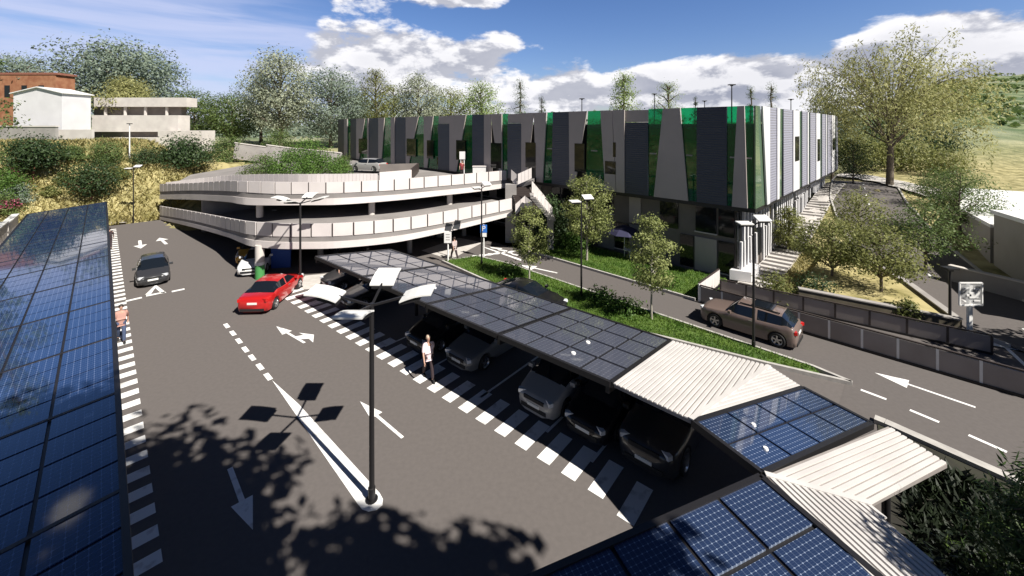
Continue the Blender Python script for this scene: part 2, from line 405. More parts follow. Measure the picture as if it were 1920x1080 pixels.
# right-hand road that climbs round the building, draped on the terrain
def ribbon(name, ctr, w, m, dz=.04, step=1.2):
    pts = []
    for i in range(len(ctr)-1):
        p, q = V((*ctr[i][:2], 0)), V((*ctr[i+1][:2], 0)); k = max(1, int((q-p).length/step))
        pts += [p.lerp(q, j/k) for j in range(k)]
    pts.append(V((*ctr[-1][:2], 0)))
    for _ in range(3): pts = [pts[0]]+[(pts[i-1]+pts[i]*2+pts[i+1])/4 for i in range(1, len(pts)-1)]+[pts[-1]]
    mb = MB(); k = 6
    for i, p in enumerate(pts):
        d = (pts[min(i+1, len(pts)-1)]-pts[max(i-1, 0)]).normalized(); n = V((-d.y, d.x, 0))
        for j in range(k+1):
            q = p+n*w*(j/k-.5); mb.v.append((q.x, q.y, max(0, hz(q.x, q.y))+dz))
    mb.f = [(i*(k+1)+j, i*(k+1)+j+1, (i+1)*(k+1)+j+1, (i+1)*(k+1)+j) for i in range(len(pts)-1) for j in range(k)]
    return struct(name, mb, m), pts
climb = [AB(-30, 31.5), AB(-8, 31.8), AB(-3.2, 33.0), AB(-1.0, 37.5), AB(.5, 42), AB(2.2, 48), AB(4.0, 56), AB(5.5, 70)]
_, cpts = ribbon('climbing_road', climb, 6.0, M['road'], .05)
mb = MB()
for i in range(0, len(cpts)-3, 3):
    p, q = cpts[i], cpts[i+1]; d = (q-p).normalized(); n = V((-d.y, d.x, 0)); q = p+d*1.0
    for off in (0.0,):
        mb.quad(*[(r.x, r.y, max(0, hz(r.x, r.y))+.075) for r in (p-n*.07, q-n*.07, q+n*.07, p+n*.07)])
struct('climbing_road_dashes', mb, M['paint'])
mb = MB()
for i in range(len(cpts)-1):
    for off in (-3.05, 3.05):
        d = (cpts[i+1]-cpts[i]).normalized(); n = V((-d.y, d.x, 0))
        p, q = [V((r.x, r.y, max(0, hz(r.x, r.y))+.09)) for r in (cpts[i]+n*off, cpts[i+1]+n*off)]
        mb.bar(p, q, .14, .2)
struct('climbing_road_kerb', mb, M['kerb'])
ribbon('side_walkway', [AB(7.75, 29.0), AB(7.7, 40), AB(7.7, 66)], 1.9, M['pave'], .07)
mb = MB(); M['band'] = mat('dark_strip', (.10, .09, .085), .85)  # plain dark strips laid across the walkway
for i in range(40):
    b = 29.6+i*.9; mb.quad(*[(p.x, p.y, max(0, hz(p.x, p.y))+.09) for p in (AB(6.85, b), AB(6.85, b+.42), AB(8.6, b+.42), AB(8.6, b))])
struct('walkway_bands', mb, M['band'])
ribbon('hill_path', [GH(1572, 330), GH(1640, 338), GH(1700, 352), GH(1780, 372)], 3.5, M['pave'], .25)
# ------------------------------------------------------------------ parking deck
def crv(pts, n=5):
    """smooth a list of tuples (Catmull-Rom)"""
    P = [np.array(p, float) for p in pts]; P = [2*P[0]-P[1]]+P+[2*P[-1]-P[-2]]; out = []
    for i in range(1, len(P)-2):
        for k in range(n):
            t = k/n; a, b, c, d = P[i-1:i+3]
            out.append(.5*((2*b)+(c-a)*t+(2*a-5*b+4*c-d)*t*t+(3*b-a-3*c+d)*t**3))
    out.append(P[-2]); return out
UP = [(300, 345, 359, 373, 47), (360, 343, 357, 374, 41), (425, 339, 358, 378, 35.8), (450, 339.5, 359.5, 382, 34.2), (473, 340, 361, 384, 33.6), (520, 341, 363.5, 384.5, 33.0),
      (570, 341.5, 363.5, 384, 33.0), (640, 341, 361.5, 383, 33.4), (740, 336, 356.5, 375.5, 35.5), (830, 329, 348.5, 366, 38), (907, 323, 341.7, 357.5, 40.5), (958, 318.5, 336, 350, 42.3)]
LO = [(300, 386, 403, 411, 46), (360, 396, 413, 425, 38.5), (425, 408, 429, 443, 32.5), (450, 412.5, 435, 453, 29.8), (473, 415.5, 440, 461, 28.4), (520, 418.5, 443, 465.5, 27.8),
      (570, 419.5, 443.5, 466, 27.7), (640, 418, 442, 464, 28.1), (740, 410.5, 433.5, 454, 29.8), (830, 397, 419, 436, 32.2), (893, 384.5, 406, 421, 34.2), (960, 371.5, 392, 404, 36.2)]
deck = thing('parking_deck', 'curved two-level concrete parking deck with pale panelled parapets above the car park', 'parking deck', AB(44, 18, 0))
def level(cp, slab_pts, pname):
    E = crv(cp, 6); top = [atY(e[0], e[1], e[4]) for e in E]; mid = [atY(e[0], e[2], e[4]) for e in E]; bot = [atY(e[0], e[3], e[4]) for e in E]
    for i in range(len(E)):       # keep every layer plumb over its plan line
        mid[i] = V((top[i].x, top[i].y, mid[i].z)); bot[i] = V((top[i].x, top[i].y, bot[i].z))
    # fascia + slab as one polygon sheet with thickness
    ring = mid+[V(p) for p in slab_pts]; c = V(slab_pts[0])*0
    mb = MB(); n = len(E)
    c = V((*AB(46, 22)[:2], sum(p.z for p in mid)/n))
    vt = [c]+ring; lowz = [V((p.x, p.y, b.z)) for p, b in zip(mid, bot)]+[V((p[0], p[1], p[2]-.8)) for p in slab_pts]
    m = len(ring)
    mb.add(vt+[c-V((0, 0, .8))]+lowz, [(0, 1+i, 1+(i+1) % m) for i in range(m)]+[(m+1, m+2+(i+1) % m, m+2+i) for i in range(m)] +
           [(1+i, m+2+i, m+2+(i+1) % m, 1+(i+1) % m) for i in range(m)])
    mb.build('deck_slab', M['deck_top'], deck, True)
    fs = MB()                      # drip edge
    for i in range(n-1):
        k0, k1 = lerp(mid[i], bot[i], .45), lerp(mid[i+1], bot[i+1], .45)
        o0 = V((0, -.07, 0))
        fs.add([k0+o0, k1+o0, bot[i+1]+o0-V((0, 0, .01)), bot[i]+o0-V((0, 0, .01)), k0+V((0, .1, 0)), k1+V((0, .1, 0))], [(3, 2, 1, 0), (0, 1, 5, 4)])
    fs.build('deck_fascia', M['panel_white'], deck, True)
    # parapet panels by arc length
    L = [0]
    for i in range(n-1): L.append(L[-1]+(top[i+1]-top[i]).length)
    def S_(P, s):
        for i in range(n-1):
            if s <= L[i+1]: return P[i].lerp(P[i+1], (s-L[i])/(L[i+1]-L[i]))
        return P[-1]
    np_ = int(L[-1]/1.35); st = L[-1]/np_
    for k in range(np_):
        s0, s1 = k*st+.05, (k+1)*st-.05; p = MB()
        a0, a1, b0, b1 = S_(mid, s0), S_(mid, s1), S_(top, s0), S_(top, s1)
        d = (a1-a0); nrm = V((-d.y, d.x, 0)).normalized()*.05
        p.add([a0-nrm, a1-nrm, b1-nrm, b0-nrm, a0+nrm, a1+nrm, b1+nrm, b0+nrm], [(0, 1, 2, 3), (7, 6, 5, 4), (3, 2, 6, 7), (0, 4, 5, 1), (0, 3, 7, 4), (1, 5, 6, 2)])
        p.build('parapet_panel', M['panel_white'], deck, True)
        e0, e1 = S_(mid, k*st), S_(top, k*st)
        MB().bar(e0+V((0, .03, -.05)), e1+V((0, .03, -.03)), .07, .07).build('parapet_post', M['brown_steel'], deck, True)
    return top, mid, bot, S_, L
u_top, u_mid, u_bot, u_S, u_L = level(UP, [AB(31.0, 29.0, 4.95), AB(50, 29.0, 5.0), AB(72, 29.0, 5.05), AB(72, 18, 5.05), AB(66, 8, 4.3)], 'upper')
l_top, l_mid, l_bot, l_S, l_L = level(LO, [AB(26, 28.3, 2.95), AB(52, 28.6, 2.9), AB(55, 10, 2.2)], 'lower')
# second parapet behind the upper lane
bk = crv([(312, 342, 46.3, 4.15), (400, 331.5, 45.3, 4.9), (470, 327, 42.6, 5.45), (560, 326.5, 39.5, 5.88), (640, 326, 39.3, 5.9), (708, 325.5, 39.6, 5.9)], 5)
for k in range(len(bk)-1):
    for f in (0, .5):
        q0, q1 = lerp(bk[k], bk[k+1], f+.015), lerp(bk[k], bk[k+1], f+.485); p, q = atY(q0[0], q0[1], q0[2]), atY(q1[0], q1[1], q1[2])
        MB().bar(p-V((0, 0, .45)), q-V((0, 0, .45)), .09, .9).build('parapet_panel', M['panel_white'], deck, True)
mb = MB(); NB = 9
for i in range(NB):
    t = i/(NB-1); q = bk[int(round(t*15))]; p = atY(q[0], q[1], q[2])+V((0, .4, -.8))
    for j in range(6):
        f = j/5; e = V((p.x-(2.5+1.5*t)*f*2.2, p.y+f*(15-4*t), 0)); zz = lerp(p.z, hz(e.x, e.y)+.35, f)+.5*sin(pi*f)*(.6+.4*nz(e.x, e.y, .5)); mb.v.append((e.x, e.y, max(zz, 3.2)))
mb.f = [(i*6+j, (i+1)*6+j, (i+1)*6+j+1, i*6+j+1) for i in range(NB-1) for j in range(5)]
struct('planted_bank', mb, M['drygrass'], smooth=180)
# columns, back wall, coloured columns
def colm(p, z0, z1, r, m, nm='column'):
    MB().tube([(p.x, p.y, z0), (p.x, p.y, z1)], r, 14).build(nm, m, deck, True, smooth=40)
for (u, v, y) in ((487, 400, 34.6), (697, 400, 35.6), (843, 385, 39.6)):
    q = atY(u, v, y); colm(q, 2.8, 4.6, .27, M['concrete'])
for (a, b) in ((37, 14), (37, 20), (37, 26), (45, 12), (45, 18), (45, 24), (31, 24.5), (30, 18), (33, 12)):
    q = AB(a, b); colm(q, 0, 2.3, .22, M['concrete_dk'])
M['green'] = mat('green_paint', (.06, .25, .07), .6); M['blue'] = mat('blue_paint', (.02, .07, .32), .6)
q = at(487, 522); MB().tube([(q.x, q.y, 0), (q.x, q.y, .95)], .29, 16).build('painted_column_base', M['green'], deck, True, smooth=40)
MB().tube([(q.x, q.y, .95), (q.x, q.y, 1.15)], .30, 16).build('column_band', M['paint'], deck, True, smooth=40); colm(q, 1.15, 2.3, .29, M['concrete'])
w0, w1 = at(503, 506), at(531, 512); w1 = w0+(V((1.3, .25, 0)))
MB().bar(w0+V((0, .4, 1.1)), w1+V((0, .4, 1.1)), .2, 2.2).build('blue_wall_panel', M['blue'], deck, True)
MB().bar(AB(50.5, 7, 2.3), AB(50.5, 28.8, 2.3), .4, 4.6).build('back_wall', M['concrete_dk'], deck, True)
# stair at the deck's end: flight and landing with panelled sides
st = thing('outdoor_stair', 'steep outdoor stair with pale panelled sides dropping from the deck end beside the building', 'stair', atY(1000, 380, 38))
s2 = atY(999, 367, 33.8)
e1 = atY(1034, 408, 34.5); MB().bar((e1.x-.1, e1.y, -.1), (e1.x-.1, e1.y, e1.z), .5, .5).build('stair_pier', M['concrete_dk'], st, True)
mb = MB()
for i in range(15):
    p = s2.lerp(e1, i/14); mb.box(p, (.45, 2.0, .16))
mb.build('stair_steps', M['concrete_dk'], st, True)
pn = MB()
def sidep(p, q, h=.95, gap=.06, k=4, nm='stair_panel', dy=0):
    for i in range(k):
        a, b = p.lerp(q, i/k), p.lerp(q, (i+1)/k); d = (b-a)*(gap/2); a = a+d; b = b-d
        o = V((0, dy, 0)); t = V((0, .08, 0)); h3 = V((0, 0, h))
        MB().add([a+o, b+o, b+o+h3, a+o+h3, a+o+t, b+o+t, b+o+h3+t, a+o+h3+t], [(0, 1, 2, 3), (7, 6, 5, 4), (3, 2, 6, 7), (0, 4, 5, 1), (0, 3, 7, 4), (1, 5, 6, 2)]).build(nm, M['panel_white'], st, True)
sidep(s2, e1, 1.05, k=5, dy=-1.0); sidep(s2+V((0, 1.9, 0)), e1+V((0, 1.9, 0)), 1.0, k=5, dy=0)
c0, c1 = atY(968, 402, 35.8), atY(984, 386, 36.5)
sidep(atY(966, 403, 35.2), atY(985, 386, 35.4), .9, k=2); sidep(atY(985, 386, 35.4), atY(998, 396, 35.2), .8, k=2)
sidep(atY(958, 337, 37.6), atY(969, 347, 37.4), .95, k=1); sidep(atY(971, 346, 37.0), atY(997, 334, 37.3), .95, k=4)
MB().slab([atY(960, 340, 41), atY(969, 349, 37.9), atY(1000, 337, 36.9), atY(1003, 333, 39.5)], .3).build('landing', M['concrete_dk'], st, True)
mb = MB()
p, q = atY(974, 352, 37.6), atY(992, 398, 35.6)
for i in range(13):
    c = p.lerp(q, i/12); mb.box(c, (1.7, .5, .18)); mb.box(c+V((0, .1, -.14)), (1.7, .1, .2))
mb.bar(p+V((-.9, 0, -.1)), q+V((-.9, 0, -.1)), .12, .45); mb.bar(p+V((.9, 0, -.1)), q+V((.9, 0, -.1)), .12, .45)
mb.build('stair_flight', M['brown_steel'], st, True)
cc = atY(958, 400, 37.3); MB().box((cc.x, cc.y, 2.6), (1.0, 1.0, 5.2)).build('stair_pier', M['concrete_dk'], st, True)

# ------------------------------------------------------------------ main building
BF, BE, ZT, ZB = 29.3, 7.5, 11.75, 5.2
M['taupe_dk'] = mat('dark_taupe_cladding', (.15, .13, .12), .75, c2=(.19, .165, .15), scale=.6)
bld = thing('office_building', 'long flat-roofed building clad in taupe slanted panels, slate strips and green glass', 'building', AB(40, 47, 0))
def fa(u):                                  # photo column -> place along the front
    r = (u-PU)/FOC; return BF*(1-r)/(1+r)
def fb(u):                                  # photo column -> place along the right side
    r = (u-PU)/FOC; return BE*(1+r)/(1-r)
MB().prism([AB(BE+.25, BF+.25)[:2], AB(BE+.25, 64.5)[:2], AB(72, 64.5)[:2], AB(72, BF+.25)[:2]], ZB, 10.55).build('core_wall', M['steel_dk'], bld, True)
MB().prism([AB(BE+1.4, BF+1.3)[:2], AB(BE+1.4, 64)[:2], AB(71, 64)[:2], AB(71, BF+1.3)[:2]], -.3, ZB-.02).build('lower_wall', M['taupe_dk'], bld, True)
MB().prism([AB(BE-.02, BF-.02)[:2], AB(BE-.02, 64.6)[:2], AB(72.1, 64.6)[:2], AB(72.1, BF-.02)[:2]], ZB-.28, ZB-.005).build('floor_edge', M['steel_dk'], bld, True)
MB().prism([AB(BE+.5, BF+.5)[:2], AB(BE+.5, 64)[:2], AB(71.5, 64)[:2], AB(71.5, BF+.5)[:2]], 10.56, 10.62).build('roof', M['concrete_dk'], bld, True)
for pts in (((BE+.35, BF+3), (BE+.35, 64.2)),):
    MB().bar(AB(*pts[0], 11.2), AB(*pts[1], 11.2), .12, .9).build('roof_parapet', M['beige'], bld, True)
DN = 1
def cladF(t0, t1, b0, b1, kind, z0=ZB, z1=ZT):
    off, m, nm = {'B': (.20, 'beige', 'taupe_panel'), 'D': (.13, 'slate', 'slate_panel'), 'G': (.05, 'greenglass', 'green_glazing'), 'W': (.22, 'winglass', 'window'), 'U': (.06, 'beige', 'upper_band')}[kind]
    A0, A1, B0, B1 = fa(t0), fa(t1), fa(b0), fa(b1); th = .1 if kind != 'G' else .03
    global DN
    if kind == 'D':
        DN += 1
        if DN % 2 == 0 and t0 > 800: z1 = 10.75; cladF(t0, t1, b0, b1, 'U', 10.78, ZT-.05)
    y = BF-off
    vs = [AB(B0, y, z0), AB(B1, y, z0), AB(A1, y, z1), AB(A0, y, z1)]; vs += [p+AB(0, th) for p in vs]
    MB().add(vs, [(0, 1, 2, 3), (7, 6, 5, 4), (3, 2, 6, 7), (0, 4, 5, 1), (0, 3, 7, 4), (1, 5, 6, 2)]).build(nm, M[m], bld, True)
def zF(u, v): y = R2*(BF+fa(u)); return EYE-(v-PV)*y/FOC
SPEC = [ (635, 647, 635, 647, 'D'), (647, 653, 647, 653, 'B'), (653, 658.5, 653, 658.5, 'G'), (658.5, 670, 658.5, 670, 'D'), (670, 686, 670, 675, 'B'), (686, 690, 675, 691, 'G'),
 (690, 693, 691, 693, 'B'), (693, 711.5, 693, 711.5, 'D'), (711.5, 723, 711.5, 717, 'B'), (723, 735, 717, 735, 'G'), (735, 742, 735, 742, 'B'), (742, 762, 742, 762, 'D'),
 (763, 786.5, 763, 768, 'B'), (786.5, 797, 768, 797, 'G'), (797, 814.5, 797, 803, 'B'), (814.5, 823, 803, 823, 'G'), (823, 845, 823, 845, 'D'), (845, 876, 845, 858, 'B'), (876, 887, 858, 887, 'G'),
 (887, 909, 887, 909, 'D'), (910, 922, 910, 925, 'B'), (922, 943, 940, 944, 'B'), (943, 953, 944, 953, 'G'), (953, 979, 953, 979, 'D'), (980, 1003, 980, 989, 'B'), (1003, 1027, 1008, 1020, 'B'),
 (1027, 1038, 1020, 1036, 'G'), (1038, 1068, 1036, 1069, 'D'), (1069, 1103, 1070, 1080, 'B'), (1103, 1127, 1098, 1137, 'G'), (1128, 1149.5, 1137, 1157, 'B'), (1150.5, 1173, 1158, 1173, 'B'),
 (1173, 1216.5, 1173, 1216.5, 'D'), (1216.5, 1245, 1216.5, 1228, 'G'), (1245, 1277, 1228, 1292, 'B'), (1277, 1307.5, 1292, 1307.5, 'G'), (1307.5, 1364, 1307.5, 1364, 'D'),
 (1364, 1384, 1364, 1374, 'G'), (1384, 1397, 1374, 1403, 'B'), (1397, 1413, 1403, 1413, 'G')]
for sp in SPEC: cladF(*sp)
def inset(u0, u1, v0, v1, kind='W'):
    um = (u0+u1)/2; cladF(u0, u1, u0, u1, kind, zF(um, v1), zF(um, v0))
for q in ((675, 691, 260, 288), (765, 782, 260, 293), (803, 815, 263, 297), (858, 875, 263, 300), (923, 943, 268, 315), (988, 1007, 267, 314), (1080, 1098, 269, 322), (1137, 1157, 302, 326), (1152, 1157, 267, 294)): inset(*q)
for u in (1033, 1115, 1225, 1293, 1375, 1404):
    z = 8.4; MB().bar(AB(fa(u-6), BF-.06, z), AB(fa(u+6), BF-.06, z), .04, .1).build('mullion', M['concrete_dk'], bld, True)
# right side, in the sun
def cladS(t0, t1, b0, b1, kind, z0=ZB, z1=ZT, k=0):
    off, m, nm = {'P': (.20, 'greyw', 'white_panel'), 'L': (.13, 'lilac', 'lilac_panel'), 'G': (.05, 'pane', 'pale_glazing'), 'W': (.24, 'winglass', 'window')}[kind]
    x = BE-off; vs = [AB(x, b0, z0), AB(x, b1, z0), AB(x, t1, z1), AB(x, t0, z1)]; vs += [p+AB(.1, 0) for p in vs]
    MB().add(vs, [(0, 3, 2, 1), (4, 5, 6, 7), (3, 7, 6, 2), (0, 1, 5, 4), (0, 4, 7, 3), (1, 2, 6, 5)]).build(nm, M[m], bld, True)
M['pane'] = mat('pale_green_glass', (.10, .16, .10), .05, spec=.8)
cladS(29.25, 30.3, 29.25, 31.4, 'G'); cladS(30.3, 32.1, 31.4, 32.1, 'P'); cladS(32.1, 34.1, 32.1, 34.1, 'L'); cladS(34.1, 34.9, 34.1, 34.7, 'P'); cladS(34.9, 36.3, 34.7, 36.0, 'G')
b = 36.3; k = 0
while b < 64:
    for kd, w in (('L', 2.6), ('P', 2.3), ('G', 1.5), ('L', 2.1), ('P', .5), ('G', 1.2)):
        w *= random.uniform(.85, 1.15); e = min(b+w, 64.4); j = random.uniform(-.25, .25) if kd != 'L' else 0
        if e-b < .2: break
        cladS(b, e, b, e, kd)
        if kd == 'P' and w > 1.5: cladS(b+.5, e-.35, b+.5, e-.35, 'W', 7.2+random.uniform(-.4, .6), 9.3+random.uniform(-.5, .5))
        b = e+.02
    if b > 64.2: break
# lower storey: front is a patchwork in shade, right side a white lattice of fins
y = BF+1.3
a = 9.0; rr = random.Random(4)
while a < 36:
    w = rr.uniform(1.0, 1.7)
    for z0, z1 in ((.05, 2.45), (2.6, 4.85)):
        t = rr.random()
        if t < .52:
            h0 = z0+rr.uniform(.0, .5); vs = MB().bar(AB(a+.08, y-.05, (h0+z1)/2), AB(a+w-.08, y-.05, (h0+z1)/2), .08, z1-h0); vs.build('lower_window', M['winglass'], bld, True)
            if rr.random() < .6: MB().bar(AB(a+.02, y-.08, h0-.04), AB(a+w-.02, y-.08, h0-.04), .16, .08).build('window_sill', M['concrete'], bld, True)
        elif t < .8: MB().bar(AB(a+.03, y-.045, (z0+z1)/2), AB(a+w-.03, y-.045, (z0+z1)/2), .09, z1-z0).build('lower_panel', M['beige' if t > .66 else 'concrete_dk'], bld, True)
    a += w
x = BE+1.4; b = 30.7; rr = random.Random(9); nf = 0
while b < 64:
    w = rr.uniform(.2, .36); g = 3.2*ss(33, 66, b)
    for z0, z1 in ((g, g+(5-g)*.52), (g+(5-g)*.5, 4.9)):
        if rr.random() < .86:
            z0 += rr.uniform(0, .5)*(rr.random() < .4); nf += 1
            if nf < 96: MB().bar(AB(x-.22, b+rr.uniform(-.1, .1), z0), AB(x-.22, b+rr.uniform(-.1, .1), z1), .14, w, up=AB(0, 1)).build('lattice_fin', M['greyw'], bld, True)
    b += w+rr.uniform(.3, .55)
MB().bar(AB(x-.02, 30.4, 2.5), AB(x-.02, 64, 3.8), .06, 4.2).build('side_glazing', M['winglass'], bld, True)
MB().prism([AB(x-.9, 30.4)[:2], AB(x-.9, 32.6)[:2], AB(x+.3, 32.6)[:2], AB(x+.3, 30.0)[:2]], .1, .75).build('corner_plinth', M['greyw'], bld, True)

# ------------------------------------------------------------------ carports
def solar_bay(root, O, X, Yv, nx, ny, m, posts=(), gap=.07, limit=None):
    """nx panels along X, ny along Yv; O is one corner on the upper face"""
    X, Yv, O = V(X), V(Yv), V(O); lx, ly = X.length, Yv.length; ex, ey = X/lx, (Yv-X*(Yv.dot(X)/lx**2)).normalized(); ez = ex.cross(ey)
    if ez.z < 0: ez = -ez
    px, py = lx/nx, ly/ny
    mb = MB(); c = [O, O+X, O+X+Yv, O+Yv]
    mb.add([p-ez*.03 for p in c]+[p-ez*.10 for p in c], [(0, 1, 2, 3), (7, 6, 5, 4), (0, 4, 5, 1), (1, 5, 6, 2), (2, 6, 7, 3), (3, 7, 4, 0)])
    fr = mb.build('panel_frame', M['steel_dk'], root, True)
    e = MB(); k = [p-ez*.04 for p in c]
    for i in range(4): e.bar(k[i], k[(i+1) % 4], .12, .16, up=ez)
    e.build('edge_beam', M['steel_dk'], root, True)
    me = None; rest = MB(); cnt = 0
    R = Matrix((ex, ez.cross(ex), ez)).transposed().to_4x4()
    for i in range(nx):
        for j in range(ny):
            ctr = O+X*((i+.5)/nx)+Yv*((j+.5)/ny)-ez*.008
            if me is None:
                q = MB().box((0, 0, 0), (px-gap, py-gap, .035)); o = q.build('solar_panel', m, root, False); me = o.data
            elif limit and cnt >= limit:
                w, d = (px-gap)/2, (py-gap)/2; rest.quad(*[ctr+ex*s*w+ey*t*d+ez*.0175 for s, t in ((-1, -1), (1, -1), (1, 1), (-1, 1))]); cnt += 1; continue
            else:
                o = bpy.data.objects.new('solar_panel', me); COL.objects.link(o); o.parent = root
            o.matrix_parent_inverse = BASE[root.name].inverted(); o.matrix_basis = Matrix.Translation(ctr) @ R; cnt += 1
    if rest.f:
        r_ = rest.build('far_solar_panels', m, root, True); r_['kind'] = 'stuff'
    return ex, ey, ez
def posts(root, pts, z1, beam=None):
    for p, z in pts: MB().tube([(p[0], p[1], 0), (p[0], p[1], z)], .09, 10).build('post', M['steel_dk'], root, True, smooth=40)
ED = V((-.773, .634, 0)); LA, RB = V((2.85, 11.86, 3.0)), V((6.0, 15.55, 2.3)); AC = RB-LA
c1 = thing('solar_carport', 'long dark solar panel carport roof running from the white roof towards the deck', 'carport', (LA.x, LA.y, 0))
solar_bay(c1, LA, ED*4.28, AC, 4, 4, M['solar_grey'], gap=.11)
solar_bay(c1, LA+ED*4.34, ED*3.9, AC, 4, 4, M['solar_grey'], gap=.11)
solar_bay(c1, LA+ED*8.30, ED*4.9, AC, 4, 4, M['solar_grey'], gap=.11)
solar_bay(c1, LA+ED*13.26, ED*4.9, AC, 4, 4, M['solar_grey'], gap=.11)
for i, s in enumerate((.1, 4.3, 8.27, 13.2, 18.1)):
    p = LA+ED*s+AC*.66; q0, q1 = LA+ED*s-V((0, 0, .22)), RB+ED*s-V((0, 0, .22))
    MB().tube([(p.x, p.y, 0), (p.x, p.y, p.z-.2)], .1, 10).build('post', M['steel_dk'], c1, True, smooth=40); MB().bar(q0, q1, .12, .22).build('rafter', M['steel_dk'], c1, True)
sk = MB()
for s, t in ((1.75, .17), (1.9, .42), (9.7, .12), (9.9, .36)):
    p = LA+ED*s+AC*t; n = AC.cross(ED).normalized(); n = n if n.z > 0 else -n; MB().lathe([(.0, .05), (.07, .05), (.09, .0)], p, 10).build('roof_vent', M['white_metal'], c1, True)

def sheet_roof(name, label, polys, post_pts, pitch=.2):
    r = thing(name, label, 'carport roof', (polys[0][0][0].x, polys[0][0][0].y, 0))
    for P, d in polys:
        P = [V(p) for p in P]; d = V(d).normalized()
        nrm = (P[1]-P[0]).cross(P[2]-P[0]).normalized(); nrm = nrm if nrm.z > 0 else -nrm
        mb = MB().slab(P, .09); sd = nrm.cross(d).normalized(); ts = [p.dot(sd) for p in P]; t = min(ts)+pitch*.5
        while t < max(ts):
            xs_ = []
            for i in range(len(P)):
                a, b = P[i], P[(i+1) % len(P)]; da, db = a.dot(sd)-t, b.dot(sd)-t
                if da*db < 0: xs_.append(a.lerp(b, da/(da-db)))
            if len(xs_) >= 2:
                a, b = xs_[0], xs_[1]; w, h = pitch*.30, .030
                vs = [e+sd*i+nrm*j for e in (a, b) for i, j in ((-w*1.22, .001), (w*1.22, .001), (w, h), (-w, h))]
                mb.add(vs, [(0, 1, 2, 3), (7, 6, 5, 4), (1, 5, 6, 2), (2, 6, 7, 3), (3, 7, 4, 0)])
            t += pitch
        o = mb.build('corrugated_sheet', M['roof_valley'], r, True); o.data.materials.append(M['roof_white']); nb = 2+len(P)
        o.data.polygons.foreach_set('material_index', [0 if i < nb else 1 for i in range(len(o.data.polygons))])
        e = MB()
        for i in range(len(P)): pass
    for p, z in post_pts: MB().tube([(p[0], p[1], 0), (p[0], p[1], z)], .09, 10).build('post', M['steel_dk'], r, True, smooth=40)
    return r
Dx = V((.05, -.05, 0))
D0, D1 = V((4.56, 10.30, 3.0)), V((9.03, 12.74, 2.3)); F0, F1 = V((5.35, 8.76, 3.0)), V((10.14, 11.14, 2.3))
C0, C1 = LA+V((.08, -.06, 0)), RB+V((.08, -.06, 0)); mid = at(1442, 676, 2.38)
mitre = D0+(D1-D0)*0.0
def onpl(p, a, b, c):
    n = (b-a).cross(c-a); return V((p.x, p.y, a.z-(n.x*(p.x-a.x)+n.y*(p.y-a.y))/n.z))
Dm = D0+V((-.05, .05, 0)); MT = onpl(mid, C0, Dm, C1)
cw = sheet_roof('corrugated_roof', 'white corrugated carport roof with a slanted mitre joint next to the long solar roof', [
    ([C0, Dm, MT, C1], AC), ([Dm, D1+V((-.03, .06, 0)), MT], D1-D0)], [((6.7, 14.3), 2.3), ((7.9, 13.2), 2.35)], .132)
MB().bar(Dm+V((0, 0, .035)), MT+V((0, 0, .035)), .13, .03).build('ridge_cap', M['roof_white'], cw, True)
c2 = thing('solar_carport', 'short solar carport roof of eight panels between two white corrugated roofs', 'carport', (D0.x, D0.y, 0))
solar_bay(c2, D0, D1-D0, F0-D0, 4, 2, M['solar'])
sk = MB()
for s, t in ((.17, .75), (.29, .37)): MB().lathe([(.0, .05), (.05, .05), (.065, .0)], D0+(D1-D0)*s+(F0-D0)*t, 10).build('roof_vent', M['white_metal'], c2, True)
for t in (.3, .8):
    p = D0.lerp(D1, t).lerp(F0.lerp(F1, t), .5); MB().tube([(p.x, p.y, 0), (p.x, p.y, p.z-.1)], .09, 10).build('post', M['steel_dk'], c2, True, smooth=40)
E0, E1, E2 = F0+V((.03, -.05, 0)), F1+V((.03, -.05, 0)), V((10.45, 9.85, 2.3)); EI = at(1630, 950, 2.72)
G1 = V((5.92, 6.60, 3.0)); G1b = G1+(G1-E0)*1.2; E4 = at(1765, 1080, 2.72); E4b = E4+(E4-EI)*1.2; EI = onpl(EI, E0, E1, E2); E4b = onpl(E4b, E0, EI, G1b)
ce = sheet_roof('corrugated_roof', 'white L-shaped corrugated carport roof by the dark planting bed, partly in tree shade', [
    ([E0, EI, E2, E1], E1-E0), ([E0, G1b, E4b, EI], G1-E0)], [((9.3, 10.2), 2.3), ((7.4, 7.6), 2.6)], .132)
MB().bar(E0+V((0, 0, .035)), EI+V((0, 0, .035)), .13, .03).build('ridge_cap', M['roof_white'], ce, True)
c3 = thing('solar_carport', 'nearest solar carport roof with large blue cells at the bottom of the picture', 'carport', (F0.x, F0.y, 0))
T0, T1 = V((5.25, 8.70, 3.0)), at(1000, 1080, 3.0); fx = (T1-T0).normalized(); fy = (G1-E0); fy = fy-fx*fy.dot(fx); fy.normalize()
solar_bay(c3, T0+fy*.03, fx*7.6, fy*4.5, 6, 4, M['solar'], gap=.085)
for s, t in ((1.2, 1.0), (5.0, 1.0), (1.2, 3.6), (5.0, 3.6)):
    p = T0+fx*s+fy*t; MB().tube([(p.x, p.y, 0), (p.x, p.y, 2.9)], .09, 10).build('post', M['steel_dk'], c3, True, smooth=40)
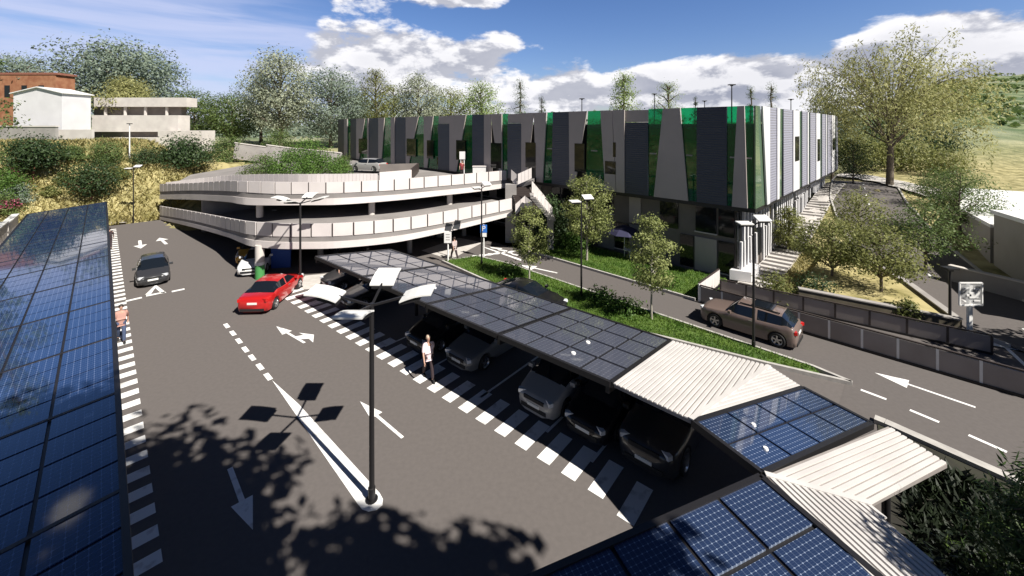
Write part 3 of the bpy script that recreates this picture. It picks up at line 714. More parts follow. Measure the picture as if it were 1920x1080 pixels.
# long roof on the left
lr = thing('solar_carport', 'very long glossy solar carport roof along the left edge of the car park', 'carport', AB(30, -2, 0))
for k in range(2): pass
solar_bay(lr, AB(7.2, .31, 3.02), AB(49.5, 0), AB(0, -5.0, -.45), 46, 4, M['solar_left'], limit=98)
lb = MB()
for i in range(12):
    s = 7.2+i*4.3
    lb.bar(AB(s, .31, 3.03), AB(s, -4.69, 2.58), .10, .03)
lb.build('bay_joints', M['steel_dk'], lr, True)
for i in range(12):
    s = 7.2+i*4.5; MB().tube([AB(s, -3.3, 0), AB(s, -3.3, 2.6)], .1, 10).build('post', M['steel_dk'], lr, True, smooth=40)

# ------------------------------------------------------------------ walls, balustrades
def balustrade(name, label, p, q, h, k, zb=0.0, post_m='white_metal', panel_m='ramp_panel'):
    p, q = V(p), V(q); r = thing(name, label, 'balustrade', (p+q)/2); d = (q-p)/k
    for i in range(k):
        a, b = p+d*i+d*.03, p+d*(i+1)-d*.03
        MB().bar(a+V((0, 0, h*.52)), b+V((0, 0, h*.52)), .05, h*.88).build('balustrade_panel', M[panel_m], r, True)
    for i in range(k+1): MB().bar(p+d*i, p+d*i+V((0, 0, h)), .07, .09, up=d).build('balustrade_post', M[post_m], r, True)
    MB().bar(p+V((0, 0, h+.03)), q+V((0, 0, h+.03)), .09, .06).build('handrail', M['brown_steel'], r, True)
    MB().bar(p+V((0, 0, .02)), q+V((0, 0, .02)), .16, .16).build('plinth', M['steel_dk'], r, True)
M['ramp_panel'] = mat('ramp_panel', (.25, .22, .205), .35, c2=(.31, .275, .26), scale=.8)
balustrade('ramp_balustrade', 'long panelled balustrade right beside the side road, with slim white posts', AB(9.3, 25.05), AB(-9, 25.05), 1.0, 15)
balustrade('ramp_balustrade', 'shorter panelled balustrade behind the ramp with brown posts, ending near the road sign', AB(8.9, 27.3), AB(-2.25, 28.75), .85, 8, post_m='brown_steel')
balustrade('ramp_balustrade', 'pale end panels of the ramp balustrade at the corner of the front lawn', AB(9.42, 25.2), AB(9.42, 28.6), 1.05, 3, panel_m='panel_white')
# planter wall
M['mossy'] = mat('mossy_wall', (.10, .085, .06), .9, c2=(.17, .145, .10), scale=1.5, detail=8, bump=.4)
W = [at(1497, 575), at(1797, 619), at(1705, 548), at(1560, 470)]
pl = thing('planter', 'triangular raised planter with low mossy retaining walls holding small trees', 'planter', (W[0]+W[2])/2)
wl = MB(); hs = [1.05, .55, .55, 1.0]
for i in range(4):
    a, b = V((W[i].x, W[i].y, 0)), V((W[(i+1) % 4].x, W[(i+1) % 4].y, 0)); d = (b-a).normalized(); n = V((-d.y, d.x, 0))*.14
    h0, h1 = hs[i], hs[(i+1) % 4]; zz = V((0, 0, 1))
    if i == 3: continue
    wl.add([a-n, b-n, b+n, a+n, a-n+zz*h0, b-n+zz*h1, b+n+zz*h1, a+n+zz*h0], [(3, 2, 1, 0), (4, 5, 6, 7), (0, 1, 5, 4), (1, 2, 6, 5), (2, 3, 7, 6), (3, 0, 4, 7)])
wl.build('retaining_wall', M['mossy'], pl, True)
cp = MB()
for i in range(3):
    a, b = V((W[i].x, W[i].y, hs[i]+.03)), V((W[(i+1) % 4].x, W[(i+1) % 4].y, hs[(i+1) % 4]+.03)); cp.bar(a, b, .36, .06)
cp.build('coping', M['concrete_dk'], pl, True)
MB().quad(*[V((p.x, p.y, h-.15)) for p, h in zip(W, hs)]).build('soil', M['drygrass'], pl, True)
# wall along the climbing road and the plain building behind it
wp, wq = V((*at(1780, 535)[:2], 0)), V((*at(1990, 590)[:2], 0)); wq2 = wq+(wq-wp)*1.2
MB().bar(wp+V((0, 0, .55)), wq2+V((0, 0, .55)), .3, 1.5).build('wall_body', M['concrete_dk'], tw := thing('roadside_wall', 'low grey concrete wall with pale coping beside the curving right-hand road', 'wall', wp), True)
MB().bar(wp+V((0, 0, 1.33)), wq2+V((0, 0, 1.33)), .4, .08).build('coping', M['concrete'], tw, True)
pb = thing('plain_building', 'plain windowless beige building with a stepped white flat roof at the right edge', 'building', atY(1900, 500, 31))
M['render_beige'] = mat('beige_render', (.33, .30, .26), .85, c2=(.37, .34, .30), scale=.5)
ft = [(33.6, 28.6), (29.3, 20.0), (34.0, 17.6), (38.2, 26.3)]
MB().prism(ft, -.3, 4.35).build('wall', M['render_beige'], pb, True)
MB().prism([(33.5, 28.75), (29.15, 20.0), (34.1, 17.5), (38.4, 26.3)], 4.353, 4.62).build('roof', M['white_metal'], pb, True)
ft2 = [(33.7, 28.9), (38.0, 34.9), (50.5, 46.5), (56, 42), (40, 27)]
MB().prism(ft2, -.3, 3.3).build('rear_wing', M['render_beige'], pb, True)
MB().prism(ft2, 3.303, 3.55).build('rear_roof', M['white_metal'], pb, True)
# masonry wall left of the left carport
mw = thing('boundary_wall', 'stepped pale masonry wall with vertical shadows below the pink flowers', 'wall', AB(52, -7))
for i, (a0, a1, h) in enumerate(((62, 57, 1.9), (57, 53, 2.0), (53, 48, 2.15), (48, 42, 2.3), (42, 34, 2.4))):
    MB().bar(AB(a0, -5.9-.16*i, h/2), AB(a1+.06, -6.0-.16*i, h/2), .35, h).build('wall_block', M['concrete'], mw, True)
    MB().bar(AB(a0, -5.9-.16*i, h+.05), AB(a1+.06, -6.0-.16*i, h+.05), .5, .1).build('coping', M['white_metal'], mw, True)

# ------------------------------------------------------------------ far houses, terraces, ramp walls on the upper level
hs_ = thing('gabled_house', 'plain white gabled house without windows on the slope to the left', 'house', onT(98, 64))
y = 64; zb = hz((98-PU)*y/FOC, y)-.8
x0, x1, xm = [(u-PU)*y/FOC for u in (25, 116, 72)]; zt0, zt1, ztm = [EYE-(v-PV)*y/FOC for v in (175, 174, 164)]
def gable(yy): return [(x0, yy, zb), (x1, yy, zb), (x1, yy, zt1), (xm, yy, ztm), (x0, yy, zt0)]
MB().add(gable(y)+gable(y+4.4), [(0, 1, 2, 3, 4), (9, 8, 7, 6, 5), (0, 5, 6, 1), (1, 6, 7, 2), (0, 4, 9, 5)]).build('wall', M['greyw'], hs_, True)
rf = MB(); g0, g1 = gable(y-.3), gable(y+4.7)
rf.slab([V(g0[4])+V((-.3, 0, .03)), V(g0[3])+V((0, 0, .13)), V(g1[3])+V((0, 0, .13)), V(g1[4])+V((-.3, 0, .03))], .12); rf.slab([V(g0[3])+V((0, 0, .13)), V(g0[2])+V((.3, 0, .03)), V(g1[2])+V((.3, 0, .03)), V(g1[3])+V((0, 0, .13))], .12)
rf.build('roof', M['white_metal'], hs_, True)
br = thing('brick_building', 'orange brown brick building behind the white gabled house', 'building', onT(40, 78))
def vbox(u0, u1, v0, v1, y, dep): # a box from photo extents at distance y
    p, q = atY(u0, v0, y), atY(u1, v1, y); return MB().box(((p.x+q.x)/2, y+dep/2, (p.z+q.z)/2), (q.x-p.x, dep, p.z-q.z))
vbox(-90, 104, 139, 262, 78, 3.5).build('wall', M['brick'], br, True); vbox(-92, 106, 136, 140, 77.9, 3.7).build('roof_edge', M['bark_red'], br, True)
for u in (8, 40, 72): vbox(u, u+10, 160, 182, 77.95, .1).build('window', M['winglass'], br, True)
te = thing('terraced_block', 'stepped pale concrete terraces with planted ledges right of the white house', 'building', onT(270, 70))
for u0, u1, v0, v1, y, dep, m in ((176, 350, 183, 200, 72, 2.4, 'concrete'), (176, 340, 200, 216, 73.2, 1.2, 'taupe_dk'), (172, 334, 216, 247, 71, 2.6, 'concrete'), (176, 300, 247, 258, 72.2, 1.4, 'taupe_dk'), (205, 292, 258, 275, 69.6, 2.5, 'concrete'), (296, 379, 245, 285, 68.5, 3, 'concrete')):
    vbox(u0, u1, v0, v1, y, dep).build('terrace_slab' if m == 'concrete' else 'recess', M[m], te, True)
for u in (195, 232, 270, 310): vbox(u, u+3, 200, 216, 72.4, .3).build('terrace_column', M['concrete'], te, True)
lw = thing('garden_wall', 'long low pale wall at the foot of the white gabled house', 'wall', onT(40, 61))
vbox(-60, 104, 238, 262, 61, .4).build('wall_body', M['concrete_dk'], lw, True); vbox(-60, 104, 235.5, 238, 60.9, .6).build('coping', M['concrete'], lw, True)
vbox(104, 172, 243, 262, 62.5, .4).build('wall_return', M['concrete'], lw, True)
tw2 = thing('terrace_wall', 'long sloping grey retaining wall behind the green shrubs above the deck', 'wall', onT(560, 66))
for i, (u0, u1, v0, v1, y) in enumerate(((440, 500, 268, 292, 63), (500, 560, 272, 290, 64), (560, 640, 279, 296, 65))):
    p, q = atY(u0, v0, y), atY(u1, v0+8, y+1); MB().bar(p-V((0, 0, 1.2)), q-V((0, 0, 1.2)), .4, 2.4).build('wall_segment', M['concrete_dk'], tw2, True)
    MB().bar(p+V((0, 0, .05)), q+V((0, 0, .05)), .55, .1).build('coping', M['concrete'], tw2, True)
rw = thing('ramp_wall', 'low white wall with a dark inner side round the ramp opening on the upper deck', 'wall', atY(740, 325, 44))
z5 = 5.0
def up(u, v, z): return at(u, v, z)
p0, p1, p2 = at(711, 341, 5.05), at(771, 335, 5.05), at(712, 324, 5.05)
MB().bar(p0+V((0, 0, .45)), p1+V((0, 0, .45)), .16, .95).build('front_wall', M['panel_white'], rw, True)
MB().bar(p1+V((0, .1, .5)), p2+V((4.2, 1.2, .5)), .2, 1.0).build('side_wall', M['brown_steel'], rw, True)
MB().bar(p2+V((0, 0, .5)), p2+V((4.2, 1.2, .5)), .2, 1.0).build('back_wall', M['taupe_dk'], rw, True)
cb = thing('deck_cabinet', 'small white cabinet on the upper deck near the building wall', 'cabinet', at(899, 338, 5.0))
q = at(899, 334, 5.0); MB().box((q.x, q.y, 5.62), (1.35, .7, 1.2)).build('body', M['white_metal'], cb, True); MB().box((q.x, q.y, 6.25), (1.45, .8, .06)).build('lid', M['panel_white'], cb, True)
# ------------------------------------------------------------------ cars
def paintm(name, c, rough=.28, coat=.8): return mat(name, c, rough, coat=coat, spec=.5)
M['car_red'] = paintm('car_red', (.42, .012, .012)); M['car_grey'] = paintm('car_graphite', (.035, .035, .038)); M['car_brown'] = paintm('car_brown', (.17, .125, .108))
M['car_silver'] = paintm('car_silver', (.34, .33, .32)); M['car_mid'] = paintm('car_mid_grey', (.17, .17, .165)); M['car_black'] = paintm('car_black', (.010, .010, .012)); M['car_white'] = paintm('car_white', (.72, .72, .72))
M['car_yellow'] = paintm('car_yellow', (.55, .27, .02)); M['plate'] = mat('number_plate', (.75, .75, .72), .4)
CK = {  # L, W, H, hood z, cowl z, belt z, then x: windscreen base, windscreen top, rear-window top, rear-window base; tail z
 'hatch': (4.0, 1.74, 1.48, .78, .95, .98, 1.02, .28, -1.45, -1.86, .98, .31),
 'sedan': (4.6, 1.80, 1.42, .76, .93, .96, 1.05, .25, -.85, -1.60, .98, .32),
 'coupe': (4.5, 1.84, 1.34, .72, .88, .90, .95, .10, -.85, -1.85, .93, .33),
 'mpv': (4.3, 1.76, 1.58, .86, 1.04, 1.03, 1.30, .45, -1.50, -1.95, 1.02, .32),
 'suv': (4.75, 1.92, 1.68, 1.0, 1.12, 1.10, .98, .38, -1.72, -2.22, 1.08, .38)}
def car(label, kind, pos, head, col, group=None, cat='car', name='parked_car', sc=1.0):
    L, W, H, hz_, cz, bz, wb, wt, rt, rb, tz, rw = CK[kind]; h = V(head); rz = math.atan2(h.y, h.x)
    t = thing(name, label, cat, pos, rz, group, sc)
    xf, xr = L/2-.88, -L/2+.82; ra = rw+.055
    X = [L/2, L/2-.05, L/2-.16, L/2-.34, xf+ra+.02, wb, (wb+wt)/2, wt, wt-.1, (wt+rt)/2+.16, (wt+rt)/2+.06, rt+.35, rt, (rt+rb)/2, rb, xr+ra+.02, -L/2+.22, -L/2+.08, -L/2]
    for xw in (xf, xr): X += [xw+ra*k for k in (-1, -.92, -.7, -.38, 0, .38, .7, .92, 1)]
    X = sorted(set(round(x, 3) for x in X), reverse=True); X = [x for i, x in enumerate(X) if i == 0 or X[i-1]-x > .018]
    def pl(x, P):
        for (a, va), (b, vb) in zip(P, P[1:]):
            if a >= x >= b: k = (a-x)/(a-b); return va+(vb-va)*k
        return P[-1][1]
    half = []
    for x in X:
        hw = W/2*pl(x, [(L/2, .70), (L/2-.05, .80), (L/2-.16, .89), (L/2-.34, .955), (L/2-.9, 1.0), (-L/2+.7, 1.0), (-L/2+.22, .95), (-L/2+.08, .89), (-L/2, .80)])
        dx = min(abs(x-xf), abs(x-xr)); zs = max(.2, rw+sqrt(max(0, ra*ra-dx*dx))) if dx < ra-.001 else .2
        if x > L/2-.1 or x < -L/2+.06: zs = .27
        hood = pl(x, [(L/2, hz_-.20), (L/2-.05, hz_-.12), (L/2-.16, hz_-.05), (L/2-.34, hz_), (wb, cz)])
        tail = pl(x, [(rb+.001, tz+.01), (-L/2+.1, tz-.03), (-L/2, tz-.16)]); belt = pl(x, [(L/2, hz_-.22), (L/2-.34, hz_-.07), (wb, bz-.07), (rb, bz), (-L/2+.1, tz-.08), (-L/2, tz-.2)])
        roof = pl(x, [(wb, cz), ((wb+wt)/2, lerp(cz, H, .55)), (wt, H-.035), ((wt+rt)/2, H), (rt, H-.05), ((rt+rb)/2, lerp(tz, H-.05, .56)), (rb, tz)])
        top = hood if x >= wb else tail if x <= rb else roof
        tt = 0 if (x >= wb or x <= rb) else min(1, max(0, (top-belt-.05)/(H-belt-.05)))
        z3 = max(zs+.03, .46); z4 = max(z3+.03, belt-.16)
        z5 = max(belt, z4+.015); top = max(top, z5+.03)
        A = [(0, .19), (.62*hw, .19), (hw-.05, zs), (hw, z3), (hw*.995, z4), (hw*.965, z5)]
        Bh = [(.90*hw, lerp(z5, top, .6)), (.66*hw, top-.008), (.34*hw, top), (0, top+.012)]
        Bc = [(.915*hw, z5+.03), (.915*hw-.17, lerp(z5, top, .87)), (.58*hw, top-.012), (0, top+.01)]
        half.append(A+[(lerp(p[0], q[0], tt), lerp(p[1], q[1], tt)) for p, q in zip(Bh, Bc)])
    vs = []; n = 10
    for x, hf in zip(X, half):
        vs += [(x, y, z) for y, z in hf]+[(x, -y, z) for y, z in hf[::-1][1:-1]]
    ring = 18; body, ws, rwn, sl, sr = [], [], [], [], []
    bp0, bp1 = (wt+rt)/2+.17, (wt+rt)/2+.05
    for i in range(len(X)-1):
        xm = (X[i]+X[i+1])/2
        for k in range(ring):
            f = (i*ring+k, i*ring+(k+1) % ring, (i+1)*ring+(k+1) % ring, (i+1)*ring+k); kk = k if k < 9 else 17-k
            dst = body
            if kk == 6 and rb+.05 < xm < wb-.02 and not (bp1 < xm < bp0) and not (xm < rt-.02 and kind in ('suv', 'mpv', 'hatch') and False): dst = sl if k < 9 else sr
            elif kk in (7, 8) and wt < xm < wb: dst = ws
            elif kk in (7, 8) and rb < xm < rt: dst = rwn
            dst.append(f)
    body += [tuple(range(ring-1, -1, -1)), tuple((len(X)-1)*ring+k for k in range(ring))]
    def sub(nm, fs, m, ang=55):
        if not fs: return
        ids = sorted({i for f in fs for i in f}); mp = {i: j for j, i in enumerate(ids)}; q = MB(); q.v = [vs[i] for i in ids]; q.f = [tuple(mp[i] for i in f[::-1]) for f in fs]
        return q.build(nm, m, t, smooth=ang)
    sub('body', body, M[col]); sub('windscreen', ws, M['carglass']); sub('rear_window', rwn, M['carglass']); sub('side_windows', sl, M['carglass']); sub('side_windows', sr, M['carglass'])
    MB().box((0, 0, .42), (L-.9, W-.34, .42)).build('underbody', M['black'], t)
    hw = W/2
    for s in (-1, 1):
        MB().box((L/2-.15, s*hw*.66, hz_-.13), (.16, .34, .13), rz=-s*.5).build('headlight', M['lamp_lens'], t)
        MB().box((-L/2+.075, s*hw*.70, tz-.16), (.14, .34, .16), rz=s*.38).build('tail_light', M['tail'], t)
        mm = MB().box((wb-.28, s*(hw+.07), bz+.06), (.14, .2, .13)); mm.build('wing_mirror', M[col], t)
        MB().bar(((wt+rt)/2+.25, s*(hw*.997), bz-.13), ((wt+rt)/2+.43, s*(hw*.997), bz-.13), .03, .03).build('door_handle', M['chrome'], t)
        for xw in (xf, xr):
            yb = s*(hw-.10); tr = MB().lathe([(rw*.62, -.1), (rw*.9, -.115), (rw, -.08), (rw, .08), (rw*.9, .115), (rw*.62, .1)], (xw, yb, rw), 22, 'y').build('wheel', M['black'], t, smooth=35)
            r = MB().lathe([(0.0, s*.075), (rw*.16, s*.08), (rw*.18, s*.06)], (xw, yb, rw), 14, 'y'); r.lathe([(rw*.54, s*.07), (rw*.66, s*.108), (rw*.66, -s*.09)], (xw, yb, rw), 22, 'y')
            for k in range(5):
                an = k*2*pi/5+.3; r.bar((xw+rw*.12*cos(an), yb+s*.075, rw+rw*.12*sin(an)), (xw+rw*.62*cos(an), yb+s*.085, rw+rw*.62*sin(an)), .075, .03, up=(0, 1, 0))
            o = r.build('rim', M['chrome'], tr, smooth=35)
            MB().lathe([(0, s*.0), (rw*.66, s*.0)], (xw, yb, rw), 18, 'y').build('brake_disc', M['steel_dk'], tr)
    MB().box((L/2-.04, 0, hz_-.20), (.10, W*.50, .12)).build('grille', M['black'], t); MB().box((L/2-.02, 0, .36), (.09, W*.62, .13)).build('air_intake', M['black'], t)
    MB().box((L/2+.008, 0, .475), (.03, .52, .11)).build('number_plate', M['plate'], t); MB().box((-L/2-.005, 0, tz-.33 if kind != 'coupe' else .62), (.03, .52, .11)).build('number_plate', M['plate'], t)
    MB().box((-L/2+.03, 0, .30), (.12, W*.72, .14)).build('rear_valance', M['black'], t)
    if kind == 'suv':
        MB().box((-.75, 0, H-.005), (1.0, W*.5, .03)).build('sunroof', M['carglass'], t)
        for s in (-1, 1): MB().bar((wt-.1, s*hw*.62, H+.0), (rt+.1, s*hw*.62, H-.01), .05, .05).build('roof_rail', M['black'], t)
    return t
P0 = lambda v: (v.x, v.y, v.z)
AD = V((-R2, R2, 0)); PK = V((-.65, -.76, 0)); GP = 'cars parked under the solar carport'
def cfront(u, v, head, L): p = at(u, v); h = V(head).normalized(); return p-h*(L/2)
car('dark grey hatchback driving towards the viewer on the left lane of the car park', 'hatch', P0(cfront(287, 538, (.66, -.75, 0), 4.0)), (.66, -.75, 0), 'car_grey', name='moving_car')
car('red saloon car turning beside the curved parking deck, seen from behind', 'sedan', (-14.45, 24.9, 0), (-.05, .99, 0), 'car_red', name='moving_car')
sv = V((12.1, 20.95, 0)); car('brown sport utility car with a dark sunroof on the side road', 'suv', P0(sv), AD, 'car_brown', name='moving_car', sc=.91)
for (u, v, k, c, hd, lb) in ((776, 662, 'hatch', 'car_black', PK, 'black hatchback in deep shade left of the walking man, under the solar carport'), (855, 696, 'sedan', 'car_mid', PK, 'mid grey saloon parked right behind the walking man'),
                     (1000, 785, 'mpv', 'car_silver', PK, 'pale silver people carrier with bright headlights under the solar carport'), (1092, 832, 'hatch', 'car_black', V((-.66, -.75, 0)), 'black hatchback parked between the silver people carrier and the dark off-road car'),
                     (1206, 892, 'suv', 'car_grey', V((-.66, -.75, 0)), 'dark grey off-road car below the white corrugated roof with the mitre joint')):
    car(lb, k, P0(cfront(u, v, hd, CK[k][0])), hd, c, GP)
car('black saloon parked in the open end of the solar carport under the far lamp panels', 'sedan', P0(at(700, 566)+V((.2, .6, 0))), V((-.70, -.71, 0)), 'car_black', GP)
car('charcoal hatchback behind the black saloon near the deck end of the carport', 'hatch', P0(at(655, 545)+V((-.2, 1.4, 0))), V((-.70, -.71, 0)), 'car_grey', GP)
car('low black coupe parked between the solar carport and the grass verge', 'coupe', P0(at(1012, 562)+V((-.75, -.75, 0))), V((.80, -.60, 0)), 'car_black')
car('white saloon with only its nose in the sun at the edge of the deck shadow', 'sedan', P0(at(461, 523)+V((-.6, 2.5, 0))), V((.28, -.96, 0)), 'car_white')
car('yellow car parked in the dark under the curved deck', 'mpv', P0(at(447, 503)+V((-.2, 2.6, 0))), V((.2, -.98, 0)), 'car_yellow')
q = at(686, 322, 5.02); car('silver estate car on the upper deck beside the green bushes', 'mpv', P0(q+V((0, 1, 0))), V((-.95, .3, 0)), 'car_silver')
for u, v, lb, c in ((1580, 425, 'dark car partly hidden by trees on the climbing road', 'car_grey'),):
    q = GH(u, v); 
GD = 'cars in the dark of the parking deck'
for p, c, lb in ((AB(31, 13.5), 'car_black', 'black car under the deck right of the blue wall'), (AB(33.5, 22.6), 'car_mid', 'grey car under the deck behind the blue parking sign')):
    car(lb, 'sedan', P0(p), V((.7, -.7, 0)), c, GD)

# ------------------------------------------------------------------ people
def skin_mesh(name, J, E, m, sub=2, extra=None, parent=None):
    me = bpy.data.meshes.new(name); names = list(J); ix = {k: i for i, k in enumerate(names)}
    me.from_pydata([J[k][0] for k in names], [(ix[a], ix[b]) for a, b in E], [])
    o = bpy.data.objects.new(name, me); COL.objects.link(o)
    md = o.modifiers.new('s', 'SKIN'); sv = me.skin_vertices[0].data
    for k in names:
        r = J[k][1]; sv[ix[k]].radius = (r, r) if not hasattr(r, '__len__') else r
    sv[0].use_root = True; md.use_smooth_shade = True
    s2 = o.modifiers.new('u', 'SUBSURF'); s2.levels = s2.render_levels = sub
    dg = bpy.context.evaluated_depsgraph_get(); ev = o.evaluated_get(dg); nm = bpy.data.meshes.new_from_object(ev)
    bpy.data.objects.remove(o); bpy.data.meshes.remove(me)
    q = MB(); q.v = [tuple(v.co) for v in nm.vertices]; q.f = [tuple(p.vertices) for p in nm.polygons]; bpy.data.meshes.remove(nm)
    return q
def person(label, pos, head, shirt, trousers, hairm='hair', step=.32, bag=None, sc=1.0, arm=.28):
    h = V(head); t = thing('person', label, 'person', pos, math.atan2(h.y, h.x), sc=sc)
    J = {}; E = []
    def j(k, p, r, par=None):
        J[k] = (V(p), r)
        if par: E.append((par, k))
    j('pel', (0, 0, .95), (.15, .12)); j('waist', (0.01, 0, 1.10), (.135, .11), 'pel'); j('chest', (.0, 0, 1.30), (.165, .12), 'waist'); j('neckb', (-.01, 0, 1.47), (.07, .07), 'chest')
    j('neck', (.0, 0, 1.53), (.052, .052), 'neckb'); j('jaw', (.025, 0, 1.595), (.062, .07), 'neck'); j('face', (.02, 0, 1.665), (.076, .09), 'jaw'); j('crown', (.0, 0, 1.735), (.062, .07), 'face')
    for s, n in ((1, 'l'), (-1, 'r')):
        j(n+'hip', (0, s*.095, .90), .088, 'pel'); f = s*step
        j(n+'knee', (f*.55+.04, s*.10, .50), .058, n+'hip'); j(n+'ank', (f-.02 if f > 0 else f-.03, s*.10, .085 if f > 0 else .12), .038, n+'knee')
        j(n+'ball', (f+.12, s*.11, .035), .035, n+'ank'); j(n+'toe', (f+.19, s*.115, .028), .026, n+'ball')
        j(n+'sh', (0, s*.185, 1.41), .062, 'chest'); g = -s*arm
        j(n+'el', (g*.55-.02, s*.245, 1.14), .042, n+'sh'); j(n+'wr', (g+.06, s*.255, .90), .029, n+'el'); j(n+'palm', (g+.085, s*.25, .845), (.034, .022), n+'wr')
        for i, (dy, ln) in enumerate(((-.026, .07), (-.009, .08), (.009, .075), (.026, .06))):
            j(n+'f%d' % i, (g+.095+dy*.6, s*(.25+dy*.4), .80-.01*abs(i-1)), .010, n+'palm'); j(n+'g%d' % i, (g+.115+dy*.6, s*(.245+dy*.4), .80-ln*.75), .008, n+'f%d' % i)
        j(n+'th', (g+.125, s*.235, .835), .011, n+'palm'); j(n+'tt', (g+.14, s*.23, .805), .009, n+'th')
    b = skin_mesh('body', J, E, None)
    b.lathe([(.001, .0), (.010, .006), (.014, .02), (.006, .05)], (.098, 0, 1.645), 8)      # nose
    for s in (-1, 1): b.lathe([(.001, -.03), (.014, -.02), (.016, .01), (.001, .03)], (.0, s*.085, 1.655), 8)
    b.build('body', M['skin'], t, smooth=180)
    up = ['waist', 'chest', 'pel', 'lsh', 'rsh', 'lel', 'rel', 'neckb']
    JS = {k: (J[k][0], tuple(q+.022 for q in (J[k][1] if hasattr(J[k][1], '__len__') else (J[k][1],)*2))) for k in up}
    JS['neckb'] = (J['neckb'][0]-V((0, 0, .02)), (.085, .085)); JS['hem'] = (V((0, 0, .88)), (.175, .145))
    EE = [('pel', 'waist'), ('waist', 'chest'), ('chest', 'neckb'), ('chest', 'lsh'), ('chest', 'rsh'), ('lsh', 'lel'), ('rsh', 'rel'), ('pel', 'hem')]
    skin_mesh('s', {k: JS[k] for k in ['pel']+[q for q in JS if q != 'pel']}, EE, None).build('shirt', M[shirt], t, smooth=180)
    JT = {'pel': (V((0, 0, .93)), (.158, .13))}
    for n in 'lr':
        for k, e in (('hip', .02), ('knee', .024), ('ank', .028)): JT[n+k] = (J[n+k][0], (J[n+k][1] if not hasattr(J[n+k][1], '__len__') else J[n+k][1][0])+e)
    skin_mesh('t', JT, [('pel', 'lhip'), ('lhip', 'lknee'), ('lknee', 'lank'), ('pel', 'rhip'), ('rhip', 'rknee'), ('rknee', 'rank')], None).build('trousers', M[trousers], t, smooth=180)
    hr = MB(); hr.lathe([(.001, .105), (.055, .095), (.088, .055), (.096, .0), (.088, -.04)], (-.012, 0, 1.69), 14); hr.build('hair', M[hairm], t, smooth=180)
    for n in 'lr':
        c = J[n+'ball'][0]; MB().tube([c+V((-.13, 0, .03)), c+V((-.05, 0, .03)), c+V((.05, 0, .005)), c+V((.10, 0, -.002))], [.05, .052, .045, .03], 10).build('shoe', M['black'], t, smooth=180)
    return t
M['cloth_pink'] = mat('pale_pink_cloth', (.70, .56, .58), .85, c2=(.76, .62, .64), scale=8); M['cloth_dark'] = mat('dark_cloth', (.035, .022, .025), .9); M['cloth_red'] = mat('dark_red_cloth', (.22, .03, .035), .85)
M['cloth_rust'] = mat('rust_cloth', (.40, .22, .18), .85); M['cloth_blue'] = mat('denim_cloth', (.05, .07, .13), .9); M['cloth_grey'] = mat('pale_grey_cloth', (.42, .34, .33), .9); M['hair_fair'] = mat('fair_hair', (.50, .38, .28), .6)
person('man in a pale pink shirt and dark trousers walking along the striped walkway', P0(at(803, 709)), V((.45, -.89, 0)), 'cloth_pink', 'cloth_dark', 'hair_fair')
person('person in a greyish top and dark trousers walking beside the white sign under the deck', P0(at(852, 487)), V((-.7, .7, 0)), 'cloth_grey', 'cloth_dark')
person('person in a dark red coat standing behind the white sign on the upper deck', P0(at(866, 331, 5.02)), V((.3, -1, 0)), 'cloth_red', 'cloth_dark', step=.08, arm=.05)
person('person in a rust red top walking on the striped walkway beside the left solar roof', P0(at(227, 640)), V((.7, -.7, 0)), 'cloth_rust', 'cloth_blue')
person('person in dark clothes far down the striped walkway by the left solar roof', P0(at(205, 466)), V((-.7, .7, 0)), 'cloth_dark', 'cloth_dark')
person('person in black standing on the pale pavement under the deck end of the carport', P0(at(643, 536)), V((.5, -.8, 0)), 'cloth_dark', 'cloth_dark', step=.06, arm=.05)

# ------------------------------------------------------------------ lamps
M['lamp_panel'] = mat('lamp_panel_white', (.76, .75, .72), .4); 
def petal_lamp(label, pos):
    t = thing('petal_lamp', label, 'street lamp', pos, group='four-armed petal lamps'); hh = 5.68
    MB().tube([(0, 0, 0), (0, 0, .35), (0, 0, .36), (0, 0, hh-.2)], [.10, .10, .075, .06], 12).build('pole', M['steel_dk'], t, smooth=40)
    MB().lathe([(.02, 0), (.17, 0), (.17, .03), (.02, .03)], (0, 0, 0), 14).build('base_plate', M['steel_dk'], t)
    for k in range(4):
        R = Matrix.Rotation(k*pi/2, 3, 'Z')
        MB().bar(R @ V((.04, 0, hh-.25)), R @ V((.95, 0, hh+.0)), .05, .06).build('arm', M['steel_dk'], t)
        lv = [(.86, .0), (1.05, .075), (1.28, .145), (1.5, .185), (1.72, .2)]; mb = MB(); w = .36
        for dz, ww, x0 in ((.0, w, 0), ):
            tp = [R @ V((x, s*ww, hh+z)) for x, z in lv for s in (-1, 1)]; bt = [p-V((0, 0, .045)) for p in tp]; n = len(tp)
            mb.add(tp+bt, [(2*i, 2*i+2, 2*i+3, 2*i+1) for i in range(4)]+[(n+2*i+1, n+2*i+3, n+2*i+2, n+2*i) for i in range(4)]+[(2*i, n+2*i, n+2*i+2, 2*i+2) for i in range(4)]+[(2*i+1, 2*i+3, n+2*i+3, n+2*i+1) for i in range(4)]+[(0, 1, n+1, n), (n-2, 2*n-2, 2*n-1, n-1)])
        mb.build('lamp_panel', M['lamp_panel'], t)
        mb = MB(); mb.add([R @ V((x, s*.30, hh+z-.075)) for x, z in ((.84, .0), (1.4, .13)) for s in (-1, 1)]+[R @ V((x, s*.30, hh+z-.13)) for x, z in ((.84, .0), (1.4, .13)) for s in (-1, 1)], [(0, 2, 3, 1), (5, 7, 6, 4), (0, 4, 6, 2), (1, 3, 7, 5), (0, 1, 5, 4), (2, 6, 7, 3)])
        mb.build('light_head', M['steel_dk'], t)
    return t
lp = petal_lamp('tall lamp with four white petal panels standing on the painted traffic island', P0(at(697, 937)))
dup(lp, 'four-armed petal lamp between the red car and the curved deck', P0(at(563, 538)))
